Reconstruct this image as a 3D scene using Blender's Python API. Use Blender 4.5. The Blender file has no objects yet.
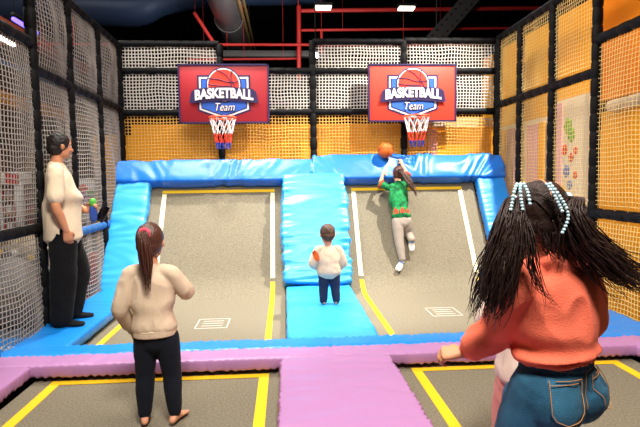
import bpy, bmesh, math, random
from mathutils import Vector as V, Matrix, noise, Euler
from mathutils.bvhtree import BVHTree
random.seed(7)
sc = bpy.context.scene
COL = sc.collection
PI = math.pi

# ------------------------------------------------------------------ materials
def lin(c):
    if isinstance(c, str):
        c = tuple(int(c[i:i+2], 16) for i in (0, 2, 4))
    f = lambda u: (u/12.92 if u <= .04045 else ((u+.055)/1.055)**2.4)
    return tuple(f(x/255) for x in c) + (1.0,)

MATS = {}
def mat(name, c, rough=.6, spec=.3, metal=0, bump=0, bscale=60, var=0, vscale=8, c2=None, emit=0, coat=0, stretch=(1, 1, 1), sheen=0, sss=0):
    if name in MATS: return MATS[name]
    m = bpy.data.materials.new(name); m.use_nodes = True
    nt = m.node_tree; b = nt.nodes['Principled BSDF']
    b.inputs['Base Color'].default_value = lin(c)
    b.inputs['Roughness'].default_value = rough
    b.inputs['Specular IOR Level'].default_value = spec
    b.inputs['Metallic'].default_value = metal
    b.inputs['Coat Weight'].default_value = coat
    if sheen: b.inputs['Sheen Weight'].default_value = sheen
    if sss:
        b.inputs['Subsurface Weight'].default_value = sss
        b.inputs['Subsurface Radius'].default_value = (.012, .004, .002)
        b.inputs['Subsurface Scale'].default_value = 1
    if emit:
        b.inputs['Emission Color'].default_value = lin(c); b.inputs['Emission Strength'].default_value = emit
    tc = nt.nodes.new('ShaderNodeTexCoord'); mp = nt.nodes.new('ShaderNodeMapping')
    mp.inputs['Scale'].default_value = stretch
    nt.links.new(tc.outputs['Object'], mp.inputs['Vector'])
    if var:
        n = nt.nodes.new('ShaderNodeTexNoise'); n.inputs['Scale'].default_value = vscale; n.inputs['Detail'].default_value = 5
        r = nt.nodes.new('ShaderNodeValToRGB')
        a = lin(c); k = lin(c2) if c2 else tuple(x*(1-var) for x in a[:3])+(1,)
        r.color_ramp.elements[0].position = .35; r.color_ramp.elements[1].position = .65
        r.color_ramp.elements[0].color = k; r.color_ramp.elements[1].color = a
        nt.links.new(mp.outputs[0], n.inputs['Vector']); nt.links.new(n.outputs['Fac'], r.inputs[0])
        nt.links.new(r.outputs[0], b.inputs['Base Color'])
    if bump:
        n = nt.nodes.new('ShaderNodeTexNoise'); n.inputs['Scale'].default_value = bscale; n.inputs['Detail'].default_value = 4
        bp = nt.nodes.new('ShaderNodeBump'); bp.inputs['Strength'].default_value = bump; bp.inputs['Distance'].default_value = .01
        nt.links.new(mp.outputs[0], n.inputs['Vector']); nt.links.new(n.outputs['Fac'], bp.inputs['Height'])
        nt.links.new(bp.outputs[0], b.inputs['Normal'])
    MATS[name] = m
    return m

M_foam = mat('black_foam', '08080a', .65, .18, bump=.3, bscale=25)
M_foamblue = mat('blue_foam', '2f62a0', .6, .3)
M_net = mat('white_cord', 'd8d2c8', .7, .2)
M_netl = mat('shaded_white_cord', '9a928a', .7, .2)  # white cord greyed, the dimness of the left side put into its colour
M_neto = mat('orange_bounce_cord', 'eab65c', .7, .2)  # cord colour takes in the orange bounce from the board behind
M_netd = mat('cream_bounce_cord', 'f0d28c', .7, .2)  # cream cord with orange bounce from the boards mixed into its colour
M_blue = mat('blue_vinyl', '1583de', .36, .5, bump=.12, bscale=14)
M_bluelight = mat('light_blue_vinyl', '2f9de9', .36, .5, bump=.12, bscale=14)
M_bluedeep = mat('royal_blue_vinyl', '176fd4', .36, .5, bump=.12, bscale=14)
M_purple = mat('purple_vinyl', 'ad7cae', .42, .45, bump=.12, bscale=14)
M_bed = mat('trampoline_bed', '877f6c', .85, .2, bump=.6, bscale=150, var=.38, vscale=75)
M_dark = mat('black_steel', '0a0a0b', .7, .2)
M_yellow = mat('yellow_tape', 'f3c21e', .6, .3)
M_pale = mat('overexposed_tape', 'fbf0c0', .6, .3)  # yellow tape on the slope, its overexposure put into the colour
M_mark = mat('white_print', 'e6dccc', .7, .2)
M_faint = mat('faint_print', 'b3aea4', .8, .2)
M_orange = mat('orange_board', 'fdb414', .6, .3, var=.1, vscale=1.2, c2='f5a00c')
M_orange2 = mat('deep_orange_board', 'f08a10', .6, .3, var=.1, vscale=1.5, c2='e27a0a')
M_cream = mat('cream_board', 'e9dcc0', .7, .2)
M_pink = mat('pink_board', 'dfa2b4', .7, .2)
M_black = mat('hall_black', '050506', .9, .1)
M_floor = mat('hall_floor', '59646e', .6, .3, var=.2, vscale=3)
M_steel = mat('galvanised_steel', '9a969a', .32, .5, metal=.9, bump=.05)
M_navy = mat('navy_duct', '1c2b44', .5, .4, metal=.2)
M_redpipe = mat('red_pipe', 'a5231f', .5, .4)
M_truss = mat('dark_grey_steel', '3c3a3a', .6, .4)
M_skin = mat('skin', 'd89a78', .55, .35, var=.08, vscale=20, sss=.08)
M_skin2 = mat('tan_skin', 'c98a64', .55, .35, var=.08, vscale=20, sss=.08)
M_hairblack = mat('black_hair', '17110f', .45, .4, bump=.6, bscale=90)
M_hairbrown = mat('dark_brown_hair', '4a2a1f', .42, .45, bump=.5, bscale=90, stretch=(1, 1, .2))
M_hairlight = mat('brown_hair', '4a3122', .5, .4, bump=.7, bscale=80)
M_white = mat('eye_white', 'efece6', .3, .5)
M_iris = mat('dark_iris', '24160f', .3, .5)
M_lip = mat('lip', 'b5685c', .5, .3)

# ------------------------------------------------------------------ objects
def link(o, parent=None):
    COL.objects.link(o)
    if parent is not None: o.parent = parent
    return o
def meshobj(name, me, m, parent=None, smooth=True):
    o = bpy.data.objects.new(name, me)
    for x in (m if isinstance(m, (list, tuple)) else [m]):
        me.materials.append(x)
    if smooth:
        for p in me.polygons: p.use_smooth = True
    return link(o, parent)
def fin(name, bm, m, parent=None, smooth=True, sharp=35):
    bmesh.ops.recalc_face_normals(bm, faces=bm.faces)
    me = bpy.data.meshes.new(name); bm.to_mesh(me); bm.free()
    o = meshobj(name, me, m, parent, smooth)
    if smooth and sharp: me.set_sharp_from_angle(angle=math.radians(sharp))
    return o
def thing(name, label, cat, loc=(0, 0, 0), rz=0, group=None):
    o = bpy.data.objects.new(name, None); COL.objects.link(o)
    o.empty_display_size = .1
    o.location = loc; o.rotation_euler = (0, 0, rz); o['label'] = label; o['category'] = cat
    if group: o['group'] = group
    return o
def tag(o, label, cat, group=None):
    o['label'] = label; o['category'] = cat
    if group: o['group'] = group
    return o
def struct(o): o['kind'] = 'structure'; return o
def part_label(o, t): o['label'] = t; return o

def box(bm, c, s, rot=None):
    r = bmesh.ops.create_cube(bm, size=1)
    mt = Matrix.Translation(V(c)) @ (rot.to_4x4() if rot else Matrix()) @ Matrix.Diagonal((s[0], s[1], s[2], 1))
    bmesh.ops.transform(bm, matrix=mt, verts=r['verts']); return r['verts']
def bbox(bm, c, s, bev=.01, seg=2, rot=None):
    t = bmesh.new(); box(t, c, s, rot)
    bmesh.ops.bevel(t, geom=t.edges[:], offset=bev, segments=seg, affect='EDGES', profile=.5)
    merge(bm, t)
def merge(bm, t):
    me = bpy.data.meshes.new('tmp'); t.to_mesh(me); t.free(); bm.from_mesh(me); bpy.data.meshes.remove(me)
def frame_along(d, ref=None):
    d = d.normalized()
    a = ref if ref is not None else (V((0, 0, 1)) if abs(d.z) < .9 else V((1, 0, 0)))
    u = (a - d*a.dot(d))
    if u.length < 1e-5: u = d.orthogonal()
    u.normalize(); return u, d.cross(u).normalized()
def catmull(P, R, sub):
    if sub <= 1 or len(P) < 2: return P, R
    o, r = [], []
    for i in range(len(P)-1):
        p0 = P[max(i-1, 0)]; p1 = P[i]; p2 = P[i+1]; p3 = P[min(i+2, len(P)-1)]
        for k in range(sub):
            t = k/sub
            o.append(.5*((2*p1)+(p2-p0)*t+(2*p0-5*p1+4*p2-p3)*t*t+(3*p1-p0-3*p2+p3)*t**3))
            r.append(R[i]+(R[i+1]-R[i])*t)
    o.append(P[-1]); r.append(R[-1]); return o, r
def tube(bm, P, R, n=12, sub=1, round_caps=True, flat=None):
    """tapered tube; flat=(vector, ratio) squashes the section along a direction"""
    P = [V(p) for p in P]
    if not isinstance(R, (list, tuple)): R = [R]*len(P)
    P, R = catmull(P, list(R), sub)
    if round_caps:
        d0 = (P[0]-P[1]).normalized(); d1 = (P[-1]-P[-2]).normalized()
        a, b = R[0], R[-1]
        P = [P[0]+d0*a*.97, P[0]+d0*a*.75, P[0]+d0*a*.4]+P+[P[-1]+d1*b*.4, P[-1]+d1*b*.75, P[-1]+d1*b*.97]
        R = [a*.25, a*.66, a*.92]+R+[b*.92, b*.66, b*.25]
    rings = []; u = None
    for i, p in enumerate(P):
        d = (P[min(i+1, len(P)-1)]-P[max(i-1, 0)])
        if d.length < 1e-7: d = V((0, 0, 1))
        u, v = frame_along(d, u if u is not None else None)
        ring = []
        for k in range(n):
            a = 2*PI*k/n
            off = (u*math.cos(a)+v*math.sin(a))*R[i]
            if flat: off = off - flat[0]*(off.dot(flat[0]))*(1-flat[1])
            ring.append(bm.verts.new(p+off))
        rings.append(ring)
    for a, b in zip(rings, rings[1:]):
        for k in range(n): bm.faces.new((a[k], a[(k+1) % n], b[(k+1) % n], b[k]))
    bm.faces.new(rings[0][::-1]); bm.faces.new(rings[-1])
def loft(bm, S, n=28, ex=2.3, sub=3, cap=True):
    """S: list of (centre, half-width vector, half-depth vector)"""
    S = [(V(a), V(b), V(c)) for a, b, c in S]
    if sub > 1:
        C, _ = catmull([s[0] for s in S], [0]*len(S), sub)
        U, _ = catmull([s[1] for s in S], [0]*len(S), sub)
        W, _ = catmull([s[2] for s in S], [0]*len(S), sub)
        S = list(zip(C, U, W))
    if cap:
        a = S[0]; d = (S[0][0]-S[1][0]).normalized(); h = min(a[1].length, a[2].length)*.5
        b = S[-1]; e = (S[-1][0]-S[-2][0]).normalized(); g = min(b[1].length, b[2].length)*.5
        S = [(a[0]+d*h, a[1]*.3, a[2]*.3), (a[0]+d*h*.75, a[1]*.7, a[2]*.7)]+S+[(b[0]+e*g*.75, b[1]*.7, b[2]*.7), (b[0]+e*g, b[1]*.3, b[2]*.3)]
    rings = []
    for c, u, w in S:
        ring = []
        for k in range(n):
            a = 2*PI*k/n; x, y = math.cos(a), math.sin(a)
            x = math.copysign(abs(x)**(2/ex), x); y = math.copysign(abs(y)**(2/ex), y)
            ring.append(bm.verts.new(c+u*x+w*y))
        rings.append(ring)
    for a, b in zip(rings, rings[1:]):
        for k in range(n): bm.faces.new((a[k], a[(k+1) % n], b[(k+1) % n], b[k]))
    bm.faces.new(rings[0][::-1]); bm.faces.new(rings[-1])
def ball(bm, c, r, axes=None, seg=20):
    """ellipsoid: r=(rx,ry,rz) along axes (3 vectors)"""
    if not isinstance(r, (tuple, list)): r = (r, r, r)
    q = bmesh.ops.create_uvsphere(bm, u_segments=seg, v_segments=max(6, seg//2+2), radius=1)
    ax = axes or (V((1, 0, 0)), V((0, 1, 0)), V((0, 0, 1)))
    mt = Matrix.Translation(V(c)) @ Matrix((ax[0]*r[0], ax[1]*r[1], ax[2]*r[2])).transposed().to_4x4()
    bmesh.ops.transform(bm, matrix=mt, verts=q['verts'])
def remesh(bm, voxel, smooth=4, fold=0, ff=(14, 14, 7), seed=0, fine=0):
    bmesh.ops.recalc_face_normals(bm, faces=bm.faces)
    me = bpy.data.meshes.new('tmp'); bm.to_mesh(me); bm.free()
    o = bpy.data.objects.new('tmp', me); COL.objects.link(o)
    m = o.modifiers.new('r', 'REMESH'); m.mode = 'VOXEL'; m.voxel_size = voxel
    if smooth:
        s = o.modifiers.new('s', 'SMOOTH'); s.factor = .5; s.iterations = smooth
    dg = bpy.context.evaluated_depsgraph_get()
    out = bpy.data.meshes.new_from_object(o.evaluated_get(dg), depsgraph=dg)
    bpy.data.objects.remove(o); bpy.data.meshes.remove(me)
    if fold:
        nn = [v.normal.copy() for v in out.vertices]
        for v, q in zip(out.vertices, nn):
            p = V((v.co.x*ff[0]+seed*7.3, v.co.y*ff[1]+seed, v.co.z*ff[2]))
            w = noise.noise(p+V((noise.noise(p*.6), noise.noise(p*.6+V((9, 3, 1))), 0))*1.3)
            w = (1-abs(w)*2.2)*.6 + noise.noise(p*.5+V((5, 5, 5)))*.8
            v.co += q*fold*w
    return out
def rm(name, bm, voxel, m, parent, smooth=4, **k):
    return meshobj(name, remesh(bm, voxel, smooth, **k), m, parent)
def prism(bm, poly, y0, y1):
    """polygon in x-z, extruded in y"""
    a = [bm.verts.new((x, y0, z)) for x, z in poly]; b = [bm.verts.new((x, y1, z)) for x, z in poly]
    bm.faces.new(a); bm.faces.new(b[::-1]); n = len(a)
    for i in range(n): bm.faces.new((a[i], b[i], b[(i+1) % n], a[(i+1) % n]))
def text_mesh(txt, size, ext, shear=0, offset=0, arch=0, width=None):
    c = bpy.data.curves.new('t', 'FONT'); c.body = txt; c.size = size; c.extrude = ext; c.align_x = 'CENTER'; c.align_y = 'CENTER'
    c.shear = shear; c.offset = offset; c.resolution_u = 4
    o = bpy.data.objects.new('t', c); COL.objects.link(o)
    dg = bpy.context.evaluated_depsgraph_get(); dg.update()
    me = bpy.data.meshes.new_from_object(o.evaluated_get(dg), depsgraph=dg)
    bpy.data.objects.remove(o); bpy.data.curves.remove(c)
    w = max(abs(v.co.x) for v in me.vertices) or 1
    k = (width/2/w) if width else 1
    for v in me.vertices:
        x, y, z = v.co; x *= k
        v.co = V((x, -z, y - arch*(x/(w*k))**2))     # stands in the x-z plane, facing -y
    me.materials.clear()
    return me

# rounded, subdivided, wrinkled cushion: centre, half sizes, rotation
def pad(name, c, h, m, parent=None, rot=None, r=.03, step=.03, wr=None, puff=0.0):
    def ts(half):
        a = half-r
        k = max(1, int(2*a/step))
        L = [-half, -half+r*.3, -half+r*.65]+[-a+2*a*i/k for i in range(k+1)]+[half-r*.65, half-r*.3, half]
        return L
    bm = bmesh.new(); T = [ts(x) for x in h]
    for ax in range(3):
        u, v = (ax+1) % 3, (ax+2) % 3
        for s in (-1, 1):
            g = {}
            for i, a in enumerate(T[u]):
                for j, b in enumerate(T[v]):
                    p = [0, 0, 0]; p[ax] = s*h[ax]; p[u] = a; p[v] = b
                    g[i, j] = bm.verts.new(p)
            for i in range(len(T[u])-1):
                for j in range(len(T[v])-1):
                    f = (g[i, j], g[i+1, j], g[i+1, j+1], g[i, j+1])
                    bm.faces.new(f if s > 0 else f[::-1])
    bmesh.ops.remove_doubles(bm, verts=bm.verts, dist=1e-5)
    inner = V([x-r for x in h]); H = V(h)
    for v in bm.verts:
        q = V([max(-inner[i], min(inner[i], v.co[i])) for i in range(3)])
        d = v.co-q
        n = d.normalized() if d.length > 0 else V((0, 0, 1))
        p = q+n*r
        if puff:
            e = 1
            for i in range(3):
                if abs(n[i]) < .5: e *= max(0, 1-(p[i]/H[i])**4)
            p += n*puff*e
        if wr: p += n*wr(p, n)
        v.co = p
    o = fin(name, bm, m, parent, True, None)
    o.location = c
    if rot is not None: o.rotation_euler = rot
    return o
def ridged(p):
    return (1-abs(noise.noise(p))*2.4)
def wrinkle(amp, f, seed, side=None):
    def w(p, n):
        q = V((p.x*f[0]+seed, p.y*f[1]+seed*2.1, p.z*f[2]+seed*.7))
        q2 = q+V((noise.noise(q*.35), noise.noise(q*.35+V((4, 4, 4))), 0))*1.6
        msk = .6+.4*max(0, min(1, .5+1.4*noise.noise(p*1.7+V((seed, 0, 3)))))
        z = amp*msk*(ridged(q2)*.7+.5*noise.noise(q*.5))
        if side and side[0](p, n):
            z += side[1]*math.sin((p[side[2]]+.02*noise.noise(p*9))*side[3])
        return z
    return w

# ------------------------------------------------------------------ setting
bm = bmesh.new(); box(bm, (0, 7, -.65), (24, 28, .1)); struct(fin('floor', bm, M_floor, smooth=False))
bm = bmesh.new(); box(bm, (0, 7, 6.3), (24, 28, .1)); struct(fin('ceiling', bm, M_black, smooth=False))
bm = bmesh.new(); box(bm, (0, 20.5, 2.8), (24, .1, 7)); struct(fin('wall_back', bm, M_black, smooth=False))
M_mural = mat('mural', '6b6a6c', .7, .3, var=.9, vscale=.55, c2='8c5a22')
bm = bmesh.new(); box(bm, (-8, 7, 2.8), (.1, 28, 7)); struct(fin('wall_left', bm, M_mural, smooth=False))
bm = bmesh.new(); box(bm, (9, 7, 2.8), (.1, 28, 7)); struct(fin('wall_right', bm, M_black, smooth=False))

# ------------------------------------------------------------------ net cage
def foam_tube(name, a, b, r, m, parent):
    a, b = V(a), V(b); L = (b-a).length; k = max(2, int(L/.17)); P = []; R = []
    for i in range(k):
        for t, q in ((.03, .9), (.1, 1), (.5, 1.03), (.9, 1), (.97, .9)):
            P.append(a+(b-a)*((i+t)/k)); R.append(r*q*(1+.03*math.sin(i*3.7)))
    bm = bmesh.new(); tube(bm, P, R, 12, 1, False)
    return fin(name, bm, m, parent, True, 50)
def net(parent, p00, p10, p11, p01, cell=.044, r=.0055, bulge=.03, m=None, seed=0):
    p00, p10, p11, p01 = map(V, (p00, p10, p11, p01))
    nrm = (p10-p00).cross(p01-p00).normalized()
    nu = max(2, round((p10-p00).length/cell)); nv = max(2, round((p01-p00).length/cell))
    def at(u, v):
        p = p00*(1-u)*(1-v)+p10*u*(1-v)+p11*u*v+p01*(1-u)*v
        s = math.sin(PI*u)*math.sin(PI*v)
        w = noise.noise(V((u*3+seed*5, v*3, seed)))
        e = noise.noise(V((u*4+seed*3, v*2.2, seed+9)))
        return p+nrm*(bulge*s*(1+.8*w))+(p01-p00).normalized()*(.03*e*s)+(p10-p00).normalized()*(.02*w*s)
    bm = bmesh.new()
    for i in range(nu+1):
        tube(bm, [at(i/nu, k/10) for k in range(11)], r, 4, 1, False)
    for j in range(nv+1):
        tube(bm, [at(k/8, j/nv) for k in range(9)], r, 4, 1, False)
    return fin('net', bm, m or M_net, parent, True, None)

YB = 7.5
def LX(y): return -2.28+.03*(YB-y)
wl = thing('net_wall', 'left net wall of black foam posts and white netting behind the man', 'net wall', (LX(3.88), 3.88, -.6))
o0 = wl.location.copy()
def rel(p, o): return V(p)-o
LY = [2.0, 2.95, 3.87, 4.78, 5.62, 6.55, 7.42]
for y in LY[2:]: foam_tube('post', rel((LX(y), y, -.6), o0), rel((LX(y), y, 3.27), o0), .05, M_foam, wl)
for i, (a, b) in enumerate(zip(LY[1:], LY[2:])):
    near = i < 2
    zt = 2.62 if near else 2.4
    zl = 1.0 if i < 3 else .86
    for z, m in ((zt, M_foam), (zl, M_foamblue if i > 2 else M_foam)) + (() if near else ((3.27, M_foam),)):
        foam_tube('rail', rel((LX(a), a, z), o0), rel((LX(b), b, z), o0), .046, m, wl)
    rows = [(-.45, zl), (zl, zt)] + ([] if near else [(zt, 3.27)])
    for j, (z0, z1) in enumerate(rows):
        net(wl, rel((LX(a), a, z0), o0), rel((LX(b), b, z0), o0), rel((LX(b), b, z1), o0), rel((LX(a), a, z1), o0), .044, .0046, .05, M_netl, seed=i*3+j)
wr_ = thing('net_wall', 'right net wall of black foam posts and cream netting before the orange boards', 'net wall', (3.12, 3.3, -.6))
o0 = wr_.location.copy()
RY = [2.4, 3.3, 4.15, 5.05, 5.9, 6.73, 7.42]
for y in RY[1:]:
    foam_tube('post', rel((3.12, y, -.6), o0), rel((3.12, y, 4.1 if y < 5.1 else 3.42), o0), .05, M_foam, wr_)
for i, (a, b) in enumerate(zip(RY, RY[1:])):
    near = i < 3
    zt = 2.74 if near else 2.43
    for z in ((zt, 1.02) if near else (zt, 1.02, 3.38)):
        foam_tube('rail', rel((3.12, a, z), o0), rel((3.12, b, z), o0), .05, M_foam, wr_)
    rows = [(-.45, 1.02), (1.02, zt)] + ([] if near else [(zt, 3.38)])
    for j, (z0, z1) in enumerate(rows):
        net(wr_, rel((3.12, a, z0), o0), rel((3.12, b, z0), o0), rel((3.12, b, z1), o0), rel((3.12, a, z1), o0), .043, .0030, -.03, M_netd, seed=i*3+j+40)
wb = thing('net_wall', 'back net wall of white netting and black posts behind both backboards', 'net wall', (0, YB, -.6))
o0 = wb.location.copy()
BX = [-2.28, -.89, .42, 1.74, 3.12]; BT = [3.3, 2.92, 3.34, 3.36]
PT = [3.3, 3.3, 3.36, 3.36, 3.4]
for x, t in zip(BX, PT): foam_tube('post', rel((x, YB, -.6), o0), rel((x, YB, t), o0), .05, M_foam, wb)
for i, (a, b) in enumerate(zip(BX, BX[1:])):
    zs = [1.4, 2.35, 2.93]+([BT[i]] if BT[i] > 3 else [])
    for z in zs[1:]:
        foam_tube('rail', rel((a, YB, z), o0), rel((b, YB, z), o0), .048, M_foam, wb)
    for j, (z0, z1) in enumerate(zip(zs, zs[1:])):
        net(wb, rel((a, YB, z0), o0), rel((b, YB, z0), o0), rel((b, YB, z1), o0), rel((a, YB, z1), o0), .0455, .0058 if j == 0 else .0066, .02, M_neto if j == 0 else M_net, seed=i*3+j+80)

# ------------------------------------------------------------------ trampolines
T_ = V((0, .539, .842)); N_ = V((0, -.842, .539))
def prof(y0, s1):
    """flat bed bending up into the sloped bed; list of (y, z, normal y, normal z)"""
    L = []
    y = y0
    ANG = math.atan2(.842, .539); rr = .55; yb = 6.3-rr*math.tan(ANG/2)
    k = 10
    for i in range(k+1): L.append((y0+(yb-y0)*i/k, 0, 0, 1))
    for i in range(1, 11):
        a = ANG*i/10; L.append((yb+rr*math.sin(a), rr-rr*math.cos(a), -math.sin(a), math.cos(a)))
    s0 = rr*math.tan(ANG/2)
    for i in range(1, 15):
        s = s0+(s1-s0)*i/14; L.append((6.3+.539*s, .842*s, -.842, .539))
    return L
def sweep(bm, L, x0, x1, lo, hi, nx=1):
    rows = []
    for (y, z, ny, nz) in L:
        top = [bm.verts.new((x0+(x1-x0)*i/nx, y+ny*hi, z+nz*hi)) for i in range(nx+1)]
        bot = [bm.verts.new((x0+(x1-x0)*i/nx, y+ny*lo, z+nz*lo)) for i in range(nx+1)]
        rows.append((top, bot))
    for (t0, b0), (t1, b1) in zip(rows, rows[1:]):
        for i in range(nx):
            bm.faces.new((t0[i], t0[i+1], t1[i+1], t1[i])); bm.faces.new((b0[i], b1[i], b1[i+1], b0[i+1]))
        bm.faces.new((t0[0], t1[0], b1[0], b0[0])); bm.faces.new((t0[-1], b0[-1], b1[-1], t1[-1]))
    for t, b in (rows[0], rows[-1]): bm.faces.new(t+b[::-1])
FULL = prof(4.08, 1.75)
def wall_tramp(x0, x1, l0, l1, label, patch):
    t = thing('wall_trampoline', label, 'trampoline', ((x0+x1)/2, 4.1, -.6)); o = t.location
    bm = bmesh.new(); sweep(bm, FULL, x0, x1, -.012, 0); bmesh.ops.translate(bm, vec=-o, verts=bm.verts); fin('bed', bm, M_bed, t)
    cut = [p for p in FULL if p[1] < .02]; up = [p for p in FULL if p[1] >= .01]
    for x in (l0, l1):
        bm = bmesh.new(); sweep(bm, [p for p in FULL if p[1] <= .16], x-.028, x+.028, .001, .005); bmesh.ops.translate(bm, vec=-o, verts=bm.verts)
        fin('boundary_line', bm, M_yellow, t)
        bm = bmesh.new(); sweep(bm, [p for p in FULL if p[1] > .15 and p[1] < 1.27], x-.028, x+.028, .001, .005); bmesh.ops.translate(bm, vec=-o, verts=bm.verts)
        part_label(fin('boundary_line', bm, M_pale, t), 'line up the slope, paled by glare')
    bm = bmesh.new(); sweep(bm, [(6.3+.539*s, .842*s, -.842, .539) for s in (1.45, 1.495)], l0-.03, l1+.03, .001, .005); bmesh.ops.translate(bm, vec=-o, verts=bm.verts)
    fin('boundary_line', bm, M_yellow, t)
    px, py = patch
    bm = bmesh.new()
    for dy in (-.16, .16): box(bm, (px, py+dy, .002), (.3, .02, .003))
    for dx in (-.15, .15): box(bm, (px+dx, py, .002), (.012, .32, .003))
    for dy in (-.08, 0, .08): box(bm, (px, py+dy, .002), (.2, .02, .003))
    bmesh.ops.translate(bm, vec=-o, verts=bm.verts); part_label(fin('warning_print', bm, M_faint, t, False), 'faint printed notice on the bed')
    bm = bmesh.new()
    for x in (x0-.05, x1+.05):
        tube(bm, [(x, 4.2, -.08), (x, 6.2, -.08), (x, 7.2, 1.35)], .03, 8)
        for y in (4.3, 6.2): tube(bm, [(x, y, -.6), (x, y, -.05)], .03, 8)
        tube(bm, [(x, 7.18, -.6), (x, 7.22, 1.4)], .03, 8)
    for y, z in ((4.2, -.08), (6.2, -.08), (7.2, 1.35)): tube(bm, [(x0-.05, y, z), (x1+.05, y, z)], .03, 8)
    bmesh.ops.translate(bm, vec=-o, verts=bm.verts); fin('frame', bm, M_dark, t)
    return t
wall_tramp(-1.80, -.02, -1.62, -.175, 'left sloped trampoline below the darker backboard', (-.73, 5.03))
wall_tramp(.79, 2.64, .935, 2.43, 'right sloped trampoline with the climbing girl on it', (1.62, 5.2))
def flat_tramp(x0, x1, l0, l1, label):
    y0, y1 = .4, 3.78
    t = thing('floor_trampoline', label, 'trampoline', ((x0+x1)/2, 2.1, -.6)); o = t.location
    bm = bmesh.new(); box(bm, ((x0+x1)/2, (y0+y1)/2, -.006), (x1-x0, y1-y0, .012)); bmesh.ops.translate(bm, vec=-o, verts=bm.verts); fin('bed', bm, M_bed, t, False)
    for x in (l0, l1):
        bm = bmesh.new(); box(bm, (x, 2.1, .002), (.068, 3.14, .004)); bmesh.ops.translate(bm, vec=-o, verts=bm.verts); fin('boundary_line', bm, M_yellow, t, False)
    bm = bmesh.new(); box(bm, ((l0+l1)/2, 3.64, .0035), (l1-l0+.068, .062, .004)); bmesh.ops.translate(bm, vec=-o, verts=bm.verts); fin('boundary_line', bm, M_yellow, t, False)
    bm = bmesh.new()
    for x in (x0-.04, x1+.04):
        tube(bm, [(x, y0, -.1), (x, y1, -.1)], .03, 8)
        for y in (y0, 2, y1): tube(bm, [(x, y, -.6), (x, y, -.1)], .03, 8)
    tube(bm, [(x0, y1+.03, -.1), (x1, y1+.03, -.1)], .03, 8)
    bmesh.ops.translate(bm, vec=-o, verts=bm.verts); fin('frame', bm, M_dark, t)
    return t
flat_tramp(-1.79, -.06, -1.625, -.175, 'front left floor trampoline under the girl in the beige sweater')
ftr = flat_tramp(.74, 2.62, .935, 2.45, 'front right floor trampoline under the girl in the coral top')
bm = bmesh.new(); oo = ftr.location          # printed white mark on the front right bed
def strip(pts, w=.045):
    P = [V((x, y, .003)) for x, y in pts]
    for a, b in zip(P, P[1:]):
        d = (b-a); L = d.length; box(bm, (a+b)/2, (L+.02, w, .003), Matrix.Rotation(math.atan2(d.y, d.x), 3, 'Z'))
cx, cy = 1.62, 2.84
strip([(1.56, 2.97), (1.75, 2.97)]+[(1.75+.09*math.sin(a), 2.91+.06*math.cos(a)) for a in [PI*i/8 for i in range(9)]]+[(1.56, 2.85)], .03)
strip([(1.60, 3.04), (1.80, 3.04)], .03)
strip([(1.76, 3.10), (1.79, 3.10)], .035)
bmesh.ops.translate(bm, vec=-oo, verts=bm.verts); part_label(fin('printed_mark', bm, M_mark, ftr, False), 'white print on the bed')
# dark skirting under the pads
bm = bmesh.new()
for c, s in [((.45, 3.95, -.29), (5.0, .12, .55)), ((.35, 2.0, -.29), (.5, 3.4, .55)), ((-2.0, 2.0, -.29), (.28, 3.6, .55)), ((2.86, 2.0, -.29), (.3, 3.6, .55)), ((.38, 5.2, -.29), (.5, 2.1, .55)), ((-1.96, 5.3, -.29), (.34, 2.2, .55)), ((2.87, 5.3, -.29), (.3, 2.2, .55))]:
    box(bm, c, s)
tag(fin('platform_frame', bm, M_dark, None, False), 'black platform frame in the gaps under the purple and blue pads', 'frame')

# ------------------------------------------------------------------ pads
ZP = .0825; HZ = .0375
def fpad(x0, x1, y0, y1, m, label, seed, f, ruf=None, group=None, amp=.009, z1=.12, z0=.042):
    o = pad('safety_pad', ((x0+x1)/2, (y0+y1)/2, (z0+z1)/2), ((x1-x0)/2, (y1-y0)/2, (z1-z0)/2), m, None, None, .018, .028, wrinkle(amp, f, seed, ruf), .006)
    return tag(o, label, 'pad', group)
ruffy = (lambda p, n: abs(n.x) > .3, .008, 1, 110)
ruffx = (lambda p, n: abs(n.y) > .3, .008, 0, 110)
fpad(-2.17, -1.80, .6, 3.66, M_purple, 'purple pad along the left edge of the front left trampoline', 1, (3, 9, 3), ruffy)
fpad(-.05, .735, .6, 3.66, M_purple, 'wide purple pad between the two front trampolines', 2, (2.2, 8, 3), ruffy, amp=.016)
fpad(2.62, 3.06, .6, 3.66, M_purple, 'purple pad along the right edge of the front right trampoline', 3, (3, 9, 3), ruffy)
fpad(-2.17, .34, 3.66, 3.875, M_purple, 'purple cross pad behind the front left trampoline', 4, (8, 3, 3), ruffx)
fpad(.34, 3.06, 3.66, 3.875, M_purple, 'purple cross pad behind the front right trampoline', 5, (8, 3, 3), ruffx)
fpad(-2.17, .34, 3.878, 4.10, M_blue, 'narrow blue pad strip before the left sloped trampoline', 6, (7, 3, 3), ruffx)
fpad(.34, 3.06, 3.878, 4.10, M_blue, 'narrow blue pad strip before the right sloped trampoline', 7, (7, 3, 3), ruffx)
fpad(-2.17, -1.73, 4.10, 6.28, M_blue, 'blue floor pad by the left net under the man', 8, (3, 7, 3), ruffy)
fpad(.0, .74, 4.10, 6.12, M_bluelight, 'blue floor pad under the small boy between the sloped trampolines', 9, (3, 6, 3), ruffy)
fpad(2.62, 3.06, 4.10, 6.28, M_blue, 'blue floor pad along the right net behind the coral top girl', 10, (3, 7, 3), ruffy)
RX = math.atan2(.842, .539)
def spad(x0, x1, s0, s1, h0, h1, m, label, wr, puff=.008, r=.03):
    c = V(((x0+x1)/2, 6.3, 0))+T_*((s0+s1)/2)+N_*((h0+h1)/2)
    o = pad('safety_pad', c, ((x1-x0)/2, (s1-s0)/2, (h1-h0)/2), m, None, (RX, 0, 0), r, .026, wr, puff)
    return tag(o, label, 'pad')
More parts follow.
